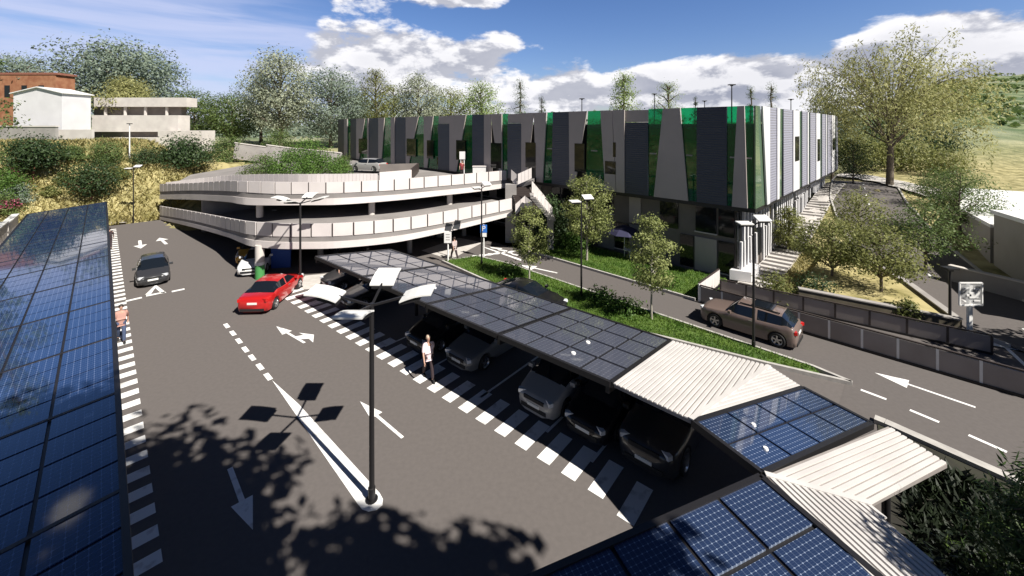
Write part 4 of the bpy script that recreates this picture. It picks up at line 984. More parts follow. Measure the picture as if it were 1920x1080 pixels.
def twin_lamp(label, pos, hh, rz=0.0, sw=.62):
    t = thing('twin_lamp', label, 'street lamp', pos, rz, group='twin-panel lamps on dark poles')
    MB().tube([(0, 0, 0), (0, 0, .4), (0, 0, .41), (0, 0, hh)], [.085, .085, .062, .045], 10).build('pole', M['steel_dk'], t, smooth=40)
    for s, dz, tl in ((1, .0, .38), (-1, -.22, .06)):
        MB().bar((0, 0, hh-.3+dz*.5), (s*.42, 0, hh-.05+dz), .04, .05).build('arm', M['steel_dk'], t)
        R = Matrix.Rotation(tl, 3, 'X'); c = V((s*.42, 0, hh+.03+dz))
        MB().box(c, (sw, sw*.8, .05), mtx=R).build('lamp_panel', M['lamp_panel'], t); MB().box(c-V((0, 0, .085)), (sw*.75, sw*.6, .08), mtx=R).build('light_head', M['steel_dk'], t)
    return t
tl_ = twin_lamp('twin-panel lamp on the verge passing in front of the brown car', P0(at(1413, 655)), 6.1)
for (u, v, lb, rz) in ((1090, 559, 'twin-panel lamp on the verge in front of the tallest young tree', .25), (903, 499, 'twin-panel lamp at the far end of the verge, beside the blue parking sign', .5), (250, 417, 'twin-panel lamp at the far end of the car park by the dry grass bank', .2)):
    dup(tl_, lb, P0(at(u, v)), rz)
def flat_lamp(label, pos, h, group=None):
    t = thing('post_lamp', label, 'street lamp', pos, group=group)
    MB().tube([(0, 0, 0), (0, 0, h)], [.07, .05], 10).build('pole', M['steel_dk'], t, smooth=40)
    MB().box((0, 0, h+.06), (.62, .42, .09)).build('lamp_head', M['steel_dk'], t); MB().box((0, 0, h-.03), (.22, .18, .12)).build('bracket', M['steel_dk'], t)
    return t
q = at(1781, 613); flat_lamp('slim dark lamp with a flat head at the tip of the planter', P0(q), 3.0)
RT = 10.76
fl = None
for (u, v, y, lb) in ((1372, 160, 42, 'tallest dark lamp on the flat roof, near the sunlit corner'), (1091, 186, 52, 'dark lamp on the roof left of the pale layered tree'), (1227, 177, 56, 'dark lamp on the roof in front of the light green tree'), (1321, 190, 62, 'small dark lamp on the roof by the little pointed tree'), (1483, 187, 58, 'small dark lamp on the roof above the sunlit side')):
    p = atY(u, v, y); t_ = flat_lamp(lb, (p.x, p.y, RT), p.z-RT, 'dark lamps on the flat roof')
p = atY(243, 232, 52); pp = (p.x, p.y, hz(p.x, p.y)); t_ = thing('pale_lamp_post', 'thin pale lamp post on the dry grass bank in front of the terraces', 'street lamp', pp)
MB().tube([(0, 0, 0), (0, 0, p.z-pp[2])], [.08, .05], 8).build('pole', M['white_metal'], t_, smooth=40); MB().box((.0, 0, p.z-pp[2]), (.5, .3, .1)).build('lamp_head', M['steel_dk'], t_)

# ------------------------------------------------------------------ signs, parasol
def signpost(name, label, u, vb, vt, w, hgt, board, twin=False, z=0.0, ud=0):
    p = at(u, vb, z); k = p.y/FOC; t = thing(name, label, 'sign', P0(p)); H_ = (vb-vt)*k
    xs2 = (-.18, .18) if twin else (0,)
    for x in xs2: MB().tube([(x, 0, 0), (x, 0, H_)], .06, 8).build('post', M['white_metal'], t, smooth=40)
    MB().box((0, -.09, H_-hgt/2), (w, .05, hgt)).build('board', M[board], t); return t, H_
M['sign_blue'] = mat('sign_blue', (.03, .16, .55), .5)
t, H_ = signpost('direction_sign', 'white sign board on a white post at the end of the verge', 840, 493, 434, .55, .85, 'white_metal')
for i in range(3): MB().box((0, -.12, H_-.2-.2*i), (.3, .012, .05)).build('lettering', M['concrete_dk'], t)
t, H_ = signpost('parking_sign', 'blue parking sign with a white letter P on a pale post', 907, 482, 421, .52, .62, 'sign_blue')
MB().box((0, -.09, H_-.8), (.46, .05, .3)).build('plate', M['white_metal'], t)
fc = bpy.data.curves.new('letter', 'FONT'); fc.body = 'P'; fc.size = .6; fc.align_x = 'CENTER'; fc.align_y = 'CENTER'; fc.extrude = .006
fo = bpy.data.objects.new('curve', fc); COL.objects.link(fo); dg_ = bpy.context.evaluated_depsgraph_get(); lm_ = bpy.data.meshes.new_from_object(fo.evaluated_get(dg_)); bpy.data.objects.remove(fo)
lm_.materials.clear(); lm_.materials.append(M['paint']); fo = bpy.data.objects.new('letter', lm_); COL.objects.link(fo); fo.parent = t; fo.location = (0, -.125, H_-.31); fo.rotation_euler = (pi/2, 0, 0)
t, H_ = signpost('deck_sign', 'white sign on twin posts on the upper deck in front of the building', 867, 330, 284, .62, .85, 'white_metal', True, 5.02)
# lattice sign by the planter
p = at(1816, 632); t = thing('road_sign', 'see-through road sign in a thin frame on a thick pale post', 'sign', P0(p)); k = p.y/FOC
MB().box((.05, 0, 1.3), (.17, .14, 2.6)).build('post', M['white_metal'], t)
fr = MB(); W_, z0, z1 = .55, 1.62, 2.72
for a, b in (((-W_, z0), (W_, z0)), ((W_, z0), (W_, z1)), ((W_, z1), (-W_, z1)), ((-W_, z1), (-W_, z0))): fr.bar((a[0], -.1, a[1]), (b[0], -.1, b[1]), .06, .06, up=(0, 1, 0))
fr.build('sign_frame', M['white_metal'], t)
M['clear'] = mat('clear_plate', (.8, .8, .8), .15, trans=0, alpha=.25); MB().box((0, -.1, 2.17), (1.04, .02, 1.04)).build('plate', M['clear'], t)
for x, z, w, h in ((-.22, 2.45, .35, .08), (.27, 2.42, .3, .08), (.15, 2.12, .5, .3), (-.12, 2.12, .22, .1), (.28, 1.85, .3, .07)): MB().box((x, -.125, z), (w, .02, h)).build('marking', M['white_metal'], t)
q = AB(16.6, 29.15, .13); t = thing('parasol', 'dark blue parasol over a round white table against the shaded building front', 'parasol', P0(q))
M['parasol'] = mat('parasol_cloth', (.022, .022, .06), .8); M['p2'] = M['parasol']
MB().tube([(0, 0, 0), (0, 0, 2.5)], .03, 8).build('pole', M['white_metal'], t); MB().lathe([(.01, 2.55), (.5, 2.4), (1.0, 2.15), (1.3, 1.9), (1.29, 1.88), (.98, 2.12), (.01, 2.5)], (0, 0, 0), 8).build('canopy', M['parasol'], t)
q2 = q+V((.3, -.4, 0)); t = thing('garden_table', 'round white table under the dark blue parasol', 'table', P0(q2))
MB().lathe([(.01, .70), (.5, .70), (.5, .74), (.01, .74)], (0, 0, 0), 18).build('table_top', M['white_metal'], t); MB().tube([(0, 0, 0), (0, 0, .7)], .05, 8).build('leg', M['white_metal'], t)
p = at(714, 318, 5.0); t = thing('barrier', 'thin red pole with a short red barrier arm on the upper deck', 'barrier', P0(p))
MB().tube([(0, 0, 0), (0, 0, 1.1)], .09, 8).build('post', M['cloth_red'], t); MB().bar((0, 0, 1.0), (-1.6, .5, 1.0), .06, .12).build('arm', M['tail'], t)
# ------------------------------------------------------------------ trees and shrubs
M['lf_young'] = leafmat('young_leaves', (.15, .18, .05), (.32, .35, .13)); M['lf_dark'] = leafmat('dark_leaves', (.025, .05, .018), (.055, .09, .03), .25)
M['lf_mid'] = leafmat('mid_leaves', (.07, .12, .035), (.16, .21, .065)); M['lf_pale'] = leafmat('pale_hazed_leaves', (.22, .25, .17), (.42, .45, .33)); M['lf_lime'] = leafmat('lime_leaves', (.17, .25, .07), (.34, .42, .16))  # pale leaves: distance haze is lightened into the colour
M['lf_willow'] = leafmat('willow_leaves', (.22, .23, .08), (.46, .45, .20), .45, .8); M['lf_haze'] = leafmat('hazed_green_leaves', (.15, .20, .15), (.26, .31, .24)); M['lf_oak'] = leafmat('olive_leaves', (.11, .13, .035), (.30, .31, .11), .4)  # grey-green leaves: pallor of distant haze is put into the colour
M['lf_bright'] = leafmat('bright_leaves', (.06, .13, .02), (.13, .22, .05)); M['lf_pine'] = leafmat('pine_needles', (.028, .055, .018), (.10, .15, .04), .2, 2.0)
M['lf_shade'] = leafmat('shade_leaves', (.008, .013, .006), (.016, .026, .010), .1)  # leaf colour darkened to paint the planting bed's deep shade
M['petal'] = leafmat('pink_petals', (.35, .05, .12), (.55, .14, .24), .3, 3.0)
def leaves(P, size, asp, m, name, parent, droop=0.0, seed=0, out=None):
    g = np.random.default_rng(seed); n = len(P); P = np.asarray(P)
    nr = g.normal(size=(n, 3))*.75
    if out is not None: nr += out/np.maximum(1e-6, np.linalg.norm(out, axis=1))[:, None]*1.0
    nr[:, 2] += .55; nr /= np.linalg.norm(nr, axis=1)[:, None]
    d = g.normal(size=(n, 3)); d[:, 2] -= droop; d -= nr*(d*nr).sum(1)[:, None]; d /= np.linalg.norm(d, axis=1)[:, None]
    e = np.cross(nr, d)
    s = size*g.uniform(.6, 1.35, n)[:, None]; a = P-d*s*.5; b = P+d*s*.5; w = e*s*asp*.5
    vs = np.stack([a, P+w, b, P-w], 1).reshape(-1, 3)
    me = bpy.data.meshes.new(name); me.vertices.add(4*n); me.vertices.foreach_set('co', vs.ravel())
    me.loops.add(4*n); me.loops.foreach_set('vertex_index', np.arange(4*n, dtype=np.int32)); me.polygons.add(n); me.polygons.foreach_set('loop_start', np.arange(0, 4*n, 4, dtype=np.int32))
    me.update(calc_edges=True); me.materials.append(m)
    o = bpy.data.objects.new(name, me); COL.objects.link(o); o.parent = parent; BASE[o.name] = BASE[parent.name].copy(); return o
def tree(name, label, pos, h, z0, rad, shape='oval', n=5000, leaf=.16, asp=.55, lm='lf_mid', bm='bark', trunk=.1, seed=1, limbs=16, cl=.30, group=None, lean=(0, 0), cat='tree', rz=0.0, stems=1):
    g = random.Random(seed); t = thing(name, label, cat, pos, rz, group); tr = MB(); C = []; W_ = []
    def env(k):            # crown radius at height fraction k (0 bottom, 1 top)
        if shape == 'oval': return sin(pi*(k*.86+.10))**.7
        if shape == 'round': return sqrt(max(0, 1-(2*k-1)**2))**.85*.98+.04
        if shape == 'cone': return (1-k)**.8*.96+.04
        if shape == 'spread': return sqrt(max(0, 1-(k*1.02-.02)**2))*(.55+.45*min(1, k*4))
        if shape == 'bush': return sqrt(max(0, 1-k*k*.98))
        return 1
    top = V((lean[0], lean[1], h))
    for st_ in range(stems):
        off = V((g.uniform(-1, 1), g.uniform(-1, 1), 0))*rad*.3 if stems > 1 else V((0, 0, 0))
        pts = [off*.15+V((0, 0, -.25))]+[off*(k/6)+V((lean[0]*(k/6)**1.5+g.uniform(-1, 1)*trunk*.5, lean[1]*(k/6)**1.5+g.uniform(-1, 1)*trunk*.5, h*.95*k/6)) for k in range(1, 7)]
        tr.tube(pts, [trunk*1.25]+[trunk*(1-.13*k) for k in range(1, 7)], 7)
    ch = h-z0
    for i in range(limbs):
        k = (i+.5)/limbs; k = min(.97, max(.02, k+g.uniform(-.04, .04))); an = i*2.399+g.uniform(-.4, .4); R_ = env(k)*rad*g.uniform(.62, 1.08)
        zt = z0+ch*k; zs = max(z0*.75, zt-R_*(.75 if shape != 'cone' else -.12)); zs = min(zs, h*.9)
        ks = min(1, zs/h); a = V((lean[0]*ks**1.5, lean[1]*ks**1.5, zs)); kt = zt/h
        b = V((lean[0]*kt**1.5+R_*cos(an), lean[1]*kt**1.5+R_*sin(an), zt-(R_*.25 if shape == 'cone' else 0)))
        m1 = a.lerp(b, .5)+V((g.uniform(-.1, .1)*R_, g.uniform(-.1, .1)*R_, R_*(.10 if shape != 'cone' else .05)))
        tr.tube([a, m1, b], [trunk*.42, trunk*.26, trunk*.07], 5, cap=False)
        for f, w in ((.45, .55), (.68, .85), (.86, 1.0), (1.0, .9)):
            c = (a.lerp(m1, f*2) if f < .5 else m1.lerp(b, f*2-1)); C.append(c+V((g.gauss(0, .05), g.gauss(0, .05), g.gauss(0, .05)))*rad); W_.append(w*(.35+env(k)))
    for k in range(4): C.append(V((lean[0]*(.8+.05*k), lean[1]*(.8+.05*k), z0+ch*(.74+.08*k)))); W_.append(.5)
    tr.build('trunk', M[bm], t, smooth=60)
    G = np.random.default_rng(seed); W_ = np.array(W_)/sum(W_); idx = G.choice(len(C), n, p=W_); CC = np.array([tuple(c) for c in C])[idx]
    sg = cl*rad; q = G.normal(size=(n, 3))*np.array([sg, sg, sg*.62]); q *= np.minimum(1, 1.9*sg/np.maximum(1e-6, np.linalg.norm(q, axis=1)))[:, None]
    P = CC+q; P[:, 2] = np.maximum(P[:, 2], z0*.55 if shape != 'bush' else .05)
    leaves(P, leaf, asp, M[lm], 'crown', t, seed=seed, out=q+np.array([0, 0, .15*sg])+(CC-np.array([lean[0]*.7, lean[1]*.7, z0+ch*.4]))*.25)
    return t
def willow(name, label, pos, h, rad, n, lm='lf_willow', seed=3, group=None, leaf=.3, zlow=.22, trunk=.35):
    g = random.Random(seed); t = thing(name, label, 'tree', pos, 0, group); tr = MB(); P = []; O = []
    tr.tube([(0, 0, -.3), (.1, 0, h*.2), (0, .15, h*.45), (.1, .1, h*.7)], [trunk*1.2, trunk, trunk*.6, trunk*.15], 8)
    nl = 46; per = max(2, n//(nl*7)); zc = h*.50
    for i in range(nl):
        c_ = .02+.96*((i+.5)/nl); th = math.acos(1-c_*1.12) if c_*1.12 < 1.12 else pi/2; an = i*2.399+g.uniform(-.25, .25); k = g.uniform(.80, 1.06)
        b = V((rad*k*sin(th)*cos(an), rad*k*sin(th)*sin(an), zc+(h-zc)*cos(th)*k)); a = V((0, 0, h*g.uniform(.22, .5))); m1 = a.lerp(b, .5)+V((0, 0, h*.06)); tr.tube([a, m1, b], [trunk*.3, trunk*.16, trunk*.03], 5, cap=False)
        lump = rad*g.uniform(.10, .17)
        for j in range(7):
            f = .62+.40*(j/6); c = m1.lerp(b, f*2-1); ln = h*g.uniform(.12, .34); ln = max(.6, min(ln, c.z-h*zlow*g.uniform(.5, 1.1))); ox, oy = g.gauss(0, lump*.8), g.gauss(0, lump*.8)
            for s in range(per):
                u = g.random(); dx, dy = ox+g.gauss(0, .38)*lump*(1-.3*u), oy+g.gauss(0, .38)*lump*(1-.3*u); P.append((c.x+dx, c.y+dy, c.z+lump*.5*(1-min(1, (dx*dx+dy*dy)/(4*lump*lump)))-u*ln)); O.append((dx+c.x*.25, dy+c.y*.25, lump*(.8-1.2*u)))
    tr.build('trunk', M['bark'], t, smooth=60); leaves(np.array(P), leaf, .3, M[lm], 'crown', t, droop=1.6, seed=seed, out=np.array(O)); return t
# young trees on the lawns
def base_h(u, vb, vt, z=0.13): p = at(u, vb, z); return P0(p), (vb-vt)*p.y/FOC, p.y/FOC
p, h, k = base_h(1222, 598, 405); tree('young_tree', 'young airy tree on the verge nearest to the brown car', p, h, 1.75, 1.3, 'oval', 5600, .125, .6, 'lf_young', 'bark_pale', .06, 21, 26, .17)
p, h, k = base_h(992, 526, 384); tree('young_tree', 'slim young tree at the far end of the verge beside the blue parking sign', p, h, 1.3, 1.2, 'oval', 4600, .13, .6, 'lf_young', 'bark_pale', .06, 22, 24, .17)
p, h, k = base_h(1100, 488, 330); tree('young_tree', 'tallest young tree on the front lawn with a wide crown above the road', p, h, 1.9, 1.95, 'oval', 7800, .15, .6, 'lf_young', 'bark_pale', .09, 23, 30, .15)
p = AB(23.2, 28.0, .1); tree('large_shrub', 'large dark green shrub at the foot of the outdoor stair', P0(p), 4.1, .3, 1.9, 'bush', 4500, .22, .6, 'lf_dark', 'bark', .1, 24, 18, .26, cat='shrub')
p = AB(21.0, 28.3, .1); tree('large_shrub', 'low bright shrub on the lawn below the tallest young tree', P0(p), 1.3, .1, 1.2, 'bush', 2200, .16, .6, 'lf_bright', 'bark', .05, 25, 12, .28, cat='shrub')
rs = random.Random(5)
for i, (u, v, hh, lb) in enumerate(((955, 514, .55, 'clump of dark ground plants at the foot of the lamp by the blue parking sign'), (1130, 566, .6, 'clump of dark leafy plants on the verge beside the black coupe'), (1175, 585, .5, 'low dark plants on the verge left of the young tree nearest the brown car'))):
    p = at(u, v, .1); tree('verge_plants', lb, P0(p), hh, .02, .85, 'bush', 1100, .16, .5, 'lf_bright', 'bark', .02, 40+i, 12, .35, cat='plant')
# right-hand planting: layered small trees
for i, (u, y, h, z0, r, lb, lm, sh) in enumerate((
    (1480, 33.5, 3.4, .4, 1.4, 'low yellow green bush beside the striped side walkway', 'lf_oak', 'bush'),
    (1560, 26.5, 4.3, 1.7, 2.1, 'leftmost spreading small tree in the raised planter', 'lf_oak', 'spread'),
    (1650, 24.6, 4.3, 1.8, 2.4, 'middle spreading small tree in the raised planter with an olive crown', 'lf_oak', 'spread'),
    (1735, 28.5, 4.6, 1.6, 2.5, 'spreading olive tree behind the planter tip beside the curving road', 'lf_mid', 'spread'),
    (1800, 33.5, 5.3, 1.2, 2.6, 'rounded dark tree in front of the plain beige building', 'lf_mid', 'round'),
    (1610, 31.5, 4.8, 1.6, 2.5, 'broad tree between the planter and the climbing road', 'lf_oak', 'spread'),
    (1770, 40.0, 3.4, .8, 2.4, 'wide bushy tree on the slope left of the plain beige building', 'lf_mid', 'round'),
    (1600, 52.0, 5.5, 1.2, 2.4, 'narrow dark tree at the far end of the sunlit building side', 'lf_dark', 'oval'))):
    p = onT(u, y); z = max(p.z, 0)
    tree('small_tree', lb, (p.x, p.y, z), h, z0, r, sh, 5200, .15, .55, lm, 'bark', .1, 60+i, 26, .18, cat='tree')
for i, (u, v, hh, r, lb) in enumerate(((1455, 548, .9, 1.0, 'dry low bush on the grass at the building corner'), (1530, 552, 1.0, 1.1, 'dark low bush against the left end of the planter'), (1700, 590, .6, .6, 'small tuft of leaves near the planter tip'))):
    p = at(u, v, .4); tree('low_bush', lb, (p.x, p.y, 0.1), hh+.4, .05, r, 'bush', 1500, .15, .5, 'lf_oak' if i != 1 else 'lf_dark', 'bark', .03, 80+i, 12, .3, cat='bush')
p = onT(1668, 50); willow('weeping_willow', 'huge pale yellow green weeping willow towering right of the building', P0(p), EYE+186*50/FOC-p.z, 9.4, 25000, leaf=.38, zlow=.12)
p = onT(1560, 75); willow('weeping_willow', 'second grey green willow crown half hidden behind the huge weeping willow', P0(p), 19.5, 4.4, 3600, 'lf_haze', 9, leaf=.5, zlow=.5, trunk=.25)
# trees along the left slope: u, distance, crown top v, radius px
def ttree(u, y, vt, rpx, lb, lm, sh='round', n=4200, z0f=.3, lf=None, seed=1, bm='bark', name='slope_tree', limbs=18, cl=.27, trunk=None, asp=.6, vb=None):
    p = GH(u, vb, 30) if vb else onT(u, y); y = p.y; k = y/FOC; h = max(1.0, EYE-(vt-PV)*k-p.z); r = rpx*k
    return tree(name, lb, P0(p), h, h*z0f, r, sh, n, lf or max(.16, r*.085), asp, lm, bm, trunk or max(.05, h*.022), seed, limbs, cl)
ttree(63, 0, 262, 46, 'dark spreading tree with a red trunk on the dry slope at the far left', 'lf_dark', 'spread', 6000, .42, seed=101, bm='bark_red', vb=336)
ttree(172, 0, 304, 40, 'dark rounded tree with a red trunk right behind the left solar roof', 'lf_dark', 'round', 5600, .24, seed=102, bm='bark_red', vb=374)
ttree(4, 0, 318, 36, 'bright green bushy tree at the left edge above the masonry wall', 'lf_bright', 'bush', 4200, .05, seed=103, vb=372)
ttree(30, 0, 348, 24, 'grey green bush between the masonry wall and the dry slope', 'lf_haze', 'bush', 2600, .05, seed=104, vb=382)
ttree(200, 0, 266, 24, 'pale green tree below the terraced block', 'lf_mid', 'round', 3600, .15, seed=105, vb=312)
ttree(135, 0, 276, 18, 'mid green bush at the foot of the white gabled house', 'lf_mid', 'bush', 3000, .05, seed=106, vb=300)
ttree(345, 0, 264, 46, 'wide dark tree standing on the dry bank left of the deck', 'lf_dark', 'spread', 5600, .25, seed=107, vb=318)
ttree(272, 0, 280, 28, 'dark shrub below the terraced block', 'lf_dark', 'bush', 3200, .05, seed=108, vb=308)
ttree(222, 0, 315, 16, 'olive shrub behind the far lamp', 'lf_oak', 'bush', 2400, .05, seed=109, vb=335)
ttree(120, 0, 330, 13, 'small olive bush between the two red-trunked trees', 'lf_oak', 'bush', 2000, .05, seed=110, vb=345)
ttree(95, 0, 355, 12, 'low yellowish bush on the dry slope left of the solar roof end', 'lf_oak', 'bush', 1600, .05, seed=111, vb=368)
for i, (u, y, vt, r, lm, z, lb) in enumerate(((545, 45.5, 284, 46, 'lf_bright', 4.9, 'bright green shrub just behind the upper deck parapet'), (603, 46.5, 288, 44, 'lf_bright', 5.0, 'green shrub on the left of the silver estate car'), (492, 47, 292, 34, 'lf_mid', 4.6, 'green shrub at the upper left bend of the deck'),
    (575, 66, 262, 42, 'lf_bright', None, 'grass green shrub above the long grey retaining wall'), (525, 70, 245, 36, 'lf_mid', None, 'rounded green shrub on the upper terrace'), (430, 64, 258, 40, 'lf_mid', None, 'broad green shrub right of the terraced block'), (642, 50, 294, 20, 'lf_mid', 5.0, 'small shrub right beside the silver estate car'))):
    p = onT(u, y); p.z = z or p.z; k = y/FOC; h = EYE-(vt-PV)*k-p.z
    tree('green_shrub', lb, P0(p), h, h*.05, r*k, 'bush', 4600, max(.14, r*k*.07), .6, lm, 'bark', .05, 120+i, 22, .2, cat='shrub')
for i, (u, y, vt, r, z0f, sh, lm, lb) in enumerate((
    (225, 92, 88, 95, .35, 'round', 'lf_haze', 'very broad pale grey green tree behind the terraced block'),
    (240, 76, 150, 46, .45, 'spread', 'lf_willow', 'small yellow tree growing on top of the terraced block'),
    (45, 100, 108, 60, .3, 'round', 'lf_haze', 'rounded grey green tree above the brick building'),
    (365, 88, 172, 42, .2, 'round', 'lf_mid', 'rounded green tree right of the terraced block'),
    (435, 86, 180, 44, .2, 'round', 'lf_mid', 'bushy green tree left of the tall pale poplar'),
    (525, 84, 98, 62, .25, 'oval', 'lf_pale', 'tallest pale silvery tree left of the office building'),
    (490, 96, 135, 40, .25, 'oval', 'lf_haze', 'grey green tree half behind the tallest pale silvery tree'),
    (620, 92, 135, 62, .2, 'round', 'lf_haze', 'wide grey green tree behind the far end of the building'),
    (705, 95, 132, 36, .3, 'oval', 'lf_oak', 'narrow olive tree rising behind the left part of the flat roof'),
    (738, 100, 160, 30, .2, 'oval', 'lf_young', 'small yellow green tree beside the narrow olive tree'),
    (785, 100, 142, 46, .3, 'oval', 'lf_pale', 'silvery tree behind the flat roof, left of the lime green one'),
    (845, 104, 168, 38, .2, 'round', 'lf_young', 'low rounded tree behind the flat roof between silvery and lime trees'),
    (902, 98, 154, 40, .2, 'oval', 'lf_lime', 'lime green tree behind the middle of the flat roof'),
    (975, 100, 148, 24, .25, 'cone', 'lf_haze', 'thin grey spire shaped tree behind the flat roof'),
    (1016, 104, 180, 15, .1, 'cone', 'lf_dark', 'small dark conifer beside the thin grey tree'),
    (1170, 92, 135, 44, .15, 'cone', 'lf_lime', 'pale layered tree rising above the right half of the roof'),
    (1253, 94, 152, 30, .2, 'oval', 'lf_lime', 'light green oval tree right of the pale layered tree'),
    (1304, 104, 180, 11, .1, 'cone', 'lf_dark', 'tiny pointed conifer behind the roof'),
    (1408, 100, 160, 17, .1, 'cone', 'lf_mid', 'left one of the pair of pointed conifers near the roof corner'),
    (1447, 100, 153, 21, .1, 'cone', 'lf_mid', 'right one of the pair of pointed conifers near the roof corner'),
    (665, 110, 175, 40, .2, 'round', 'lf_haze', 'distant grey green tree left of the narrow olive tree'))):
    ttree(u, y, vt, r, lb, lm, sh, int(9500*max(.5, min(2.2, r/42))), z0f, seed=140+i, name='background_tree' if sh != 'cone' else 'conifer', limbs=34, cl=.20, lf=max(.2, r*y/FOC*.068*min(1, (42/r)**.4)))
for i, (u, y, vt, r, lb) in enumerate(((1600, 66, 250, 46, 'bushy olive tree on the slope behind the building end'), (1690, 66, 262, 52, 'olive tree below the huge weeping willow'), (1770, 60, 285, 40, 'yellow green tree at the right foot of the huge weeping willow'), (1640, 78, 235, 60, 'dark woodland tree behind the huge weeping willow'), (1745, 85, 232, 50, 'dark tree on the lower hillside right of the huge weeping willow'))):
    ttree(u, y, vt, r, lb, 'lf_oak' if i < 3 else 'lf_dark', 'round', 3600, .15, seed=170+i, name='hillside_tree')
# flowers over the masonry wall
for i, (u, y, r, lb) in enumerate(((8, 41, 1.3, 'bush of dark pink flowers at the very left edge'), (30, 44, .8, 'smaller dark pink flower bush beside the masonry wall'), (592, 74, 1.1, 'far red flowering bush on the upper terrace'))):
    p = onT(u, y); t = tree('flower_bush', lb, P0(p), 1.9 if i < 2 else 1.6, .1, r, 'bush', 1800, .16, .6, 'lf_mid', 'bark', .04, 180+i, 12, .3, cat='bush')
    g = np.random.default_rng(i); an = g.uniform(0, 2*pi, 500); zz = g.uniform(.5, 1.5, 500); rr_ = r*(.7 if i == 1 else 1)*np.sqrt(g.random(500))*np.sqrt(np.maximum(.05, 1-(zz/2.2)**2))
    leaves(np.stack([rr_*np.cos(an), rr_*np.sin(an), zz], 1), .17, .8, M['petal'], 'flowers', t, seed=i)
# far woods along the skyline (one mass)
P = []
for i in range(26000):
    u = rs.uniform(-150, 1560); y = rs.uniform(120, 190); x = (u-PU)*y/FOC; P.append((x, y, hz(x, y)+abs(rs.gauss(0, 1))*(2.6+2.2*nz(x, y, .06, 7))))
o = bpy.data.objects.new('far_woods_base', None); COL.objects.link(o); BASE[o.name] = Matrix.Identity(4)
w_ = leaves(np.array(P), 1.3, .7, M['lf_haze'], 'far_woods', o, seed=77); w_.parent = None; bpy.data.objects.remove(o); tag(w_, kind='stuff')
P = []
for i in range(16000):
    x = rs.uniform(60, 420); y = rs.uniform(95, 400)
    if nz(x, y, .02, 40) > -.02 and x/y > .72: P.append((x, y, hz(x, y)+rs.uniform(0, 2.2)))
o = bpy.data.objects.new('b', None); COL.objects.link(o); BASE[o.name] = Matrix.Identity(4)
w_ = leaves(np.array(P), 2.2, .8, M['lf_mid'], 'hill_scrub', o, seed=78); w_.parent = None; bpy.data.objects.remove(o); tag(w_, kind='stuff')
# conifers in the bed at the lower right, and the tall trees whose shade falls on the car park
p = V((9.75, 7.45, 0)); tree('pine_tree', 'young pine with long feathery branches at the lower right corner', P0(p), 4.3, .9, 1.35, 'cone', 9000, .2, .16, 'lf_pine', 'bark', .09, 201, 30, .16)
tree('pine_tree', 'tall pine outside the right edge shading the white L-shaped roof', (9.9, 4.9, 0), 7.2, 1.5, 1.6, 'cone', 9000, .28, .2, 'lf_pine', 'bark', .12, 204, 34, .18, group='tall trees standing behind the viewer')
tree('pine_tree', 'broad pine outside the right edge shading the dark bed', (12.4, 3.6, 0), 7.5, 1.2, 2.2, 'round', 12000, .34, .35, 'lf_pine', 'bark', .12, 205, 34, .22, group='tall trees standing behind the viewer')
p = V((8.2, 5.6, 0)); tree('pine_tree', 'dark shaded pine in the planting bed at the bottom right edge', P0(p), 3.3, .3, 1.5, 'cone', 8000, .2, .16, 'lf_pine', 'bark', .08, 202, 30, .18)
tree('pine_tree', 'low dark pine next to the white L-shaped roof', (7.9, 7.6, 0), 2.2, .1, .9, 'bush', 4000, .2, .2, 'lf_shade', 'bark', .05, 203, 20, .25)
TG = 'tall trees standing behind the viewer'
for i, (x, y, h, z0, r, lean, n, lf, lb) in enumerate(((2.0, -4.4, 17.9, 14.2, 3.2, (-.6, 4.9), 15000, .5, 'tall tree behind the viewer leaning over the car park entrance'), (9.2, -4.6, 17.4, 13.8, 2.5, (-.6, 3.6), 10000, .46, 'tall slender tree behind the viewer to the right'),
    (14.3, .9, 9.5, 2.5, 3.3, (0, 0), 9000, .4, 'broad tree outside the right edge shading the planting bed'), (28.5, 13.5, 9.0, 2.5, 3.4, (0, 0), 7000, .4, 'broad tree outside the right edge shading the road arrows'), (-.2, -4.5, 18.8, 14.0, 3.0, (-.9, 5.0), 11000, .42, 'tall tree behind the viewer shading the left solar roof'))):
    tree('shade_tree', lb, (x, y, 0), h, z0, r, 'round', n, lf, .65, 'lf_dark', 'bark', .22, 210+i, 24, .28, lean=lean, group=TG)
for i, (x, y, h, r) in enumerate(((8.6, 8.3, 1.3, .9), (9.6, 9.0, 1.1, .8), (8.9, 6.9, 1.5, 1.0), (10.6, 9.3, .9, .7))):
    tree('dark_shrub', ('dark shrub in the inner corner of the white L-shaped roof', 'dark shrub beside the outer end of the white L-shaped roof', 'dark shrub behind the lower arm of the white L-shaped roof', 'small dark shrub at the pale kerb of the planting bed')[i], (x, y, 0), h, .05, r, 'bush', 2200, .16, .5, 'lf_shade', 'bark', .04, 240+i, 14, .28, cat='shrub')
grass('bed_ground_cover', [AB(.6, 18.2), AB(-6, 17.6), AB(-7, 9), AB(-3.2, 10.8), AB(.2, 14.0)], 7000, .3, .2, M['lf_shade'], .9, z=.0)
# branch tip at the upper left
p = onT(-25, 30); tree('slope_tree', 'tall tree outside the left edge with one branch reaching into view', (p.x-1.5, p.y, p.z), 17.0, 6.5, 2.2, 'oval', 3800, .24, .5, 'lf_mid', 'bark', .2, 230, 20, .22)

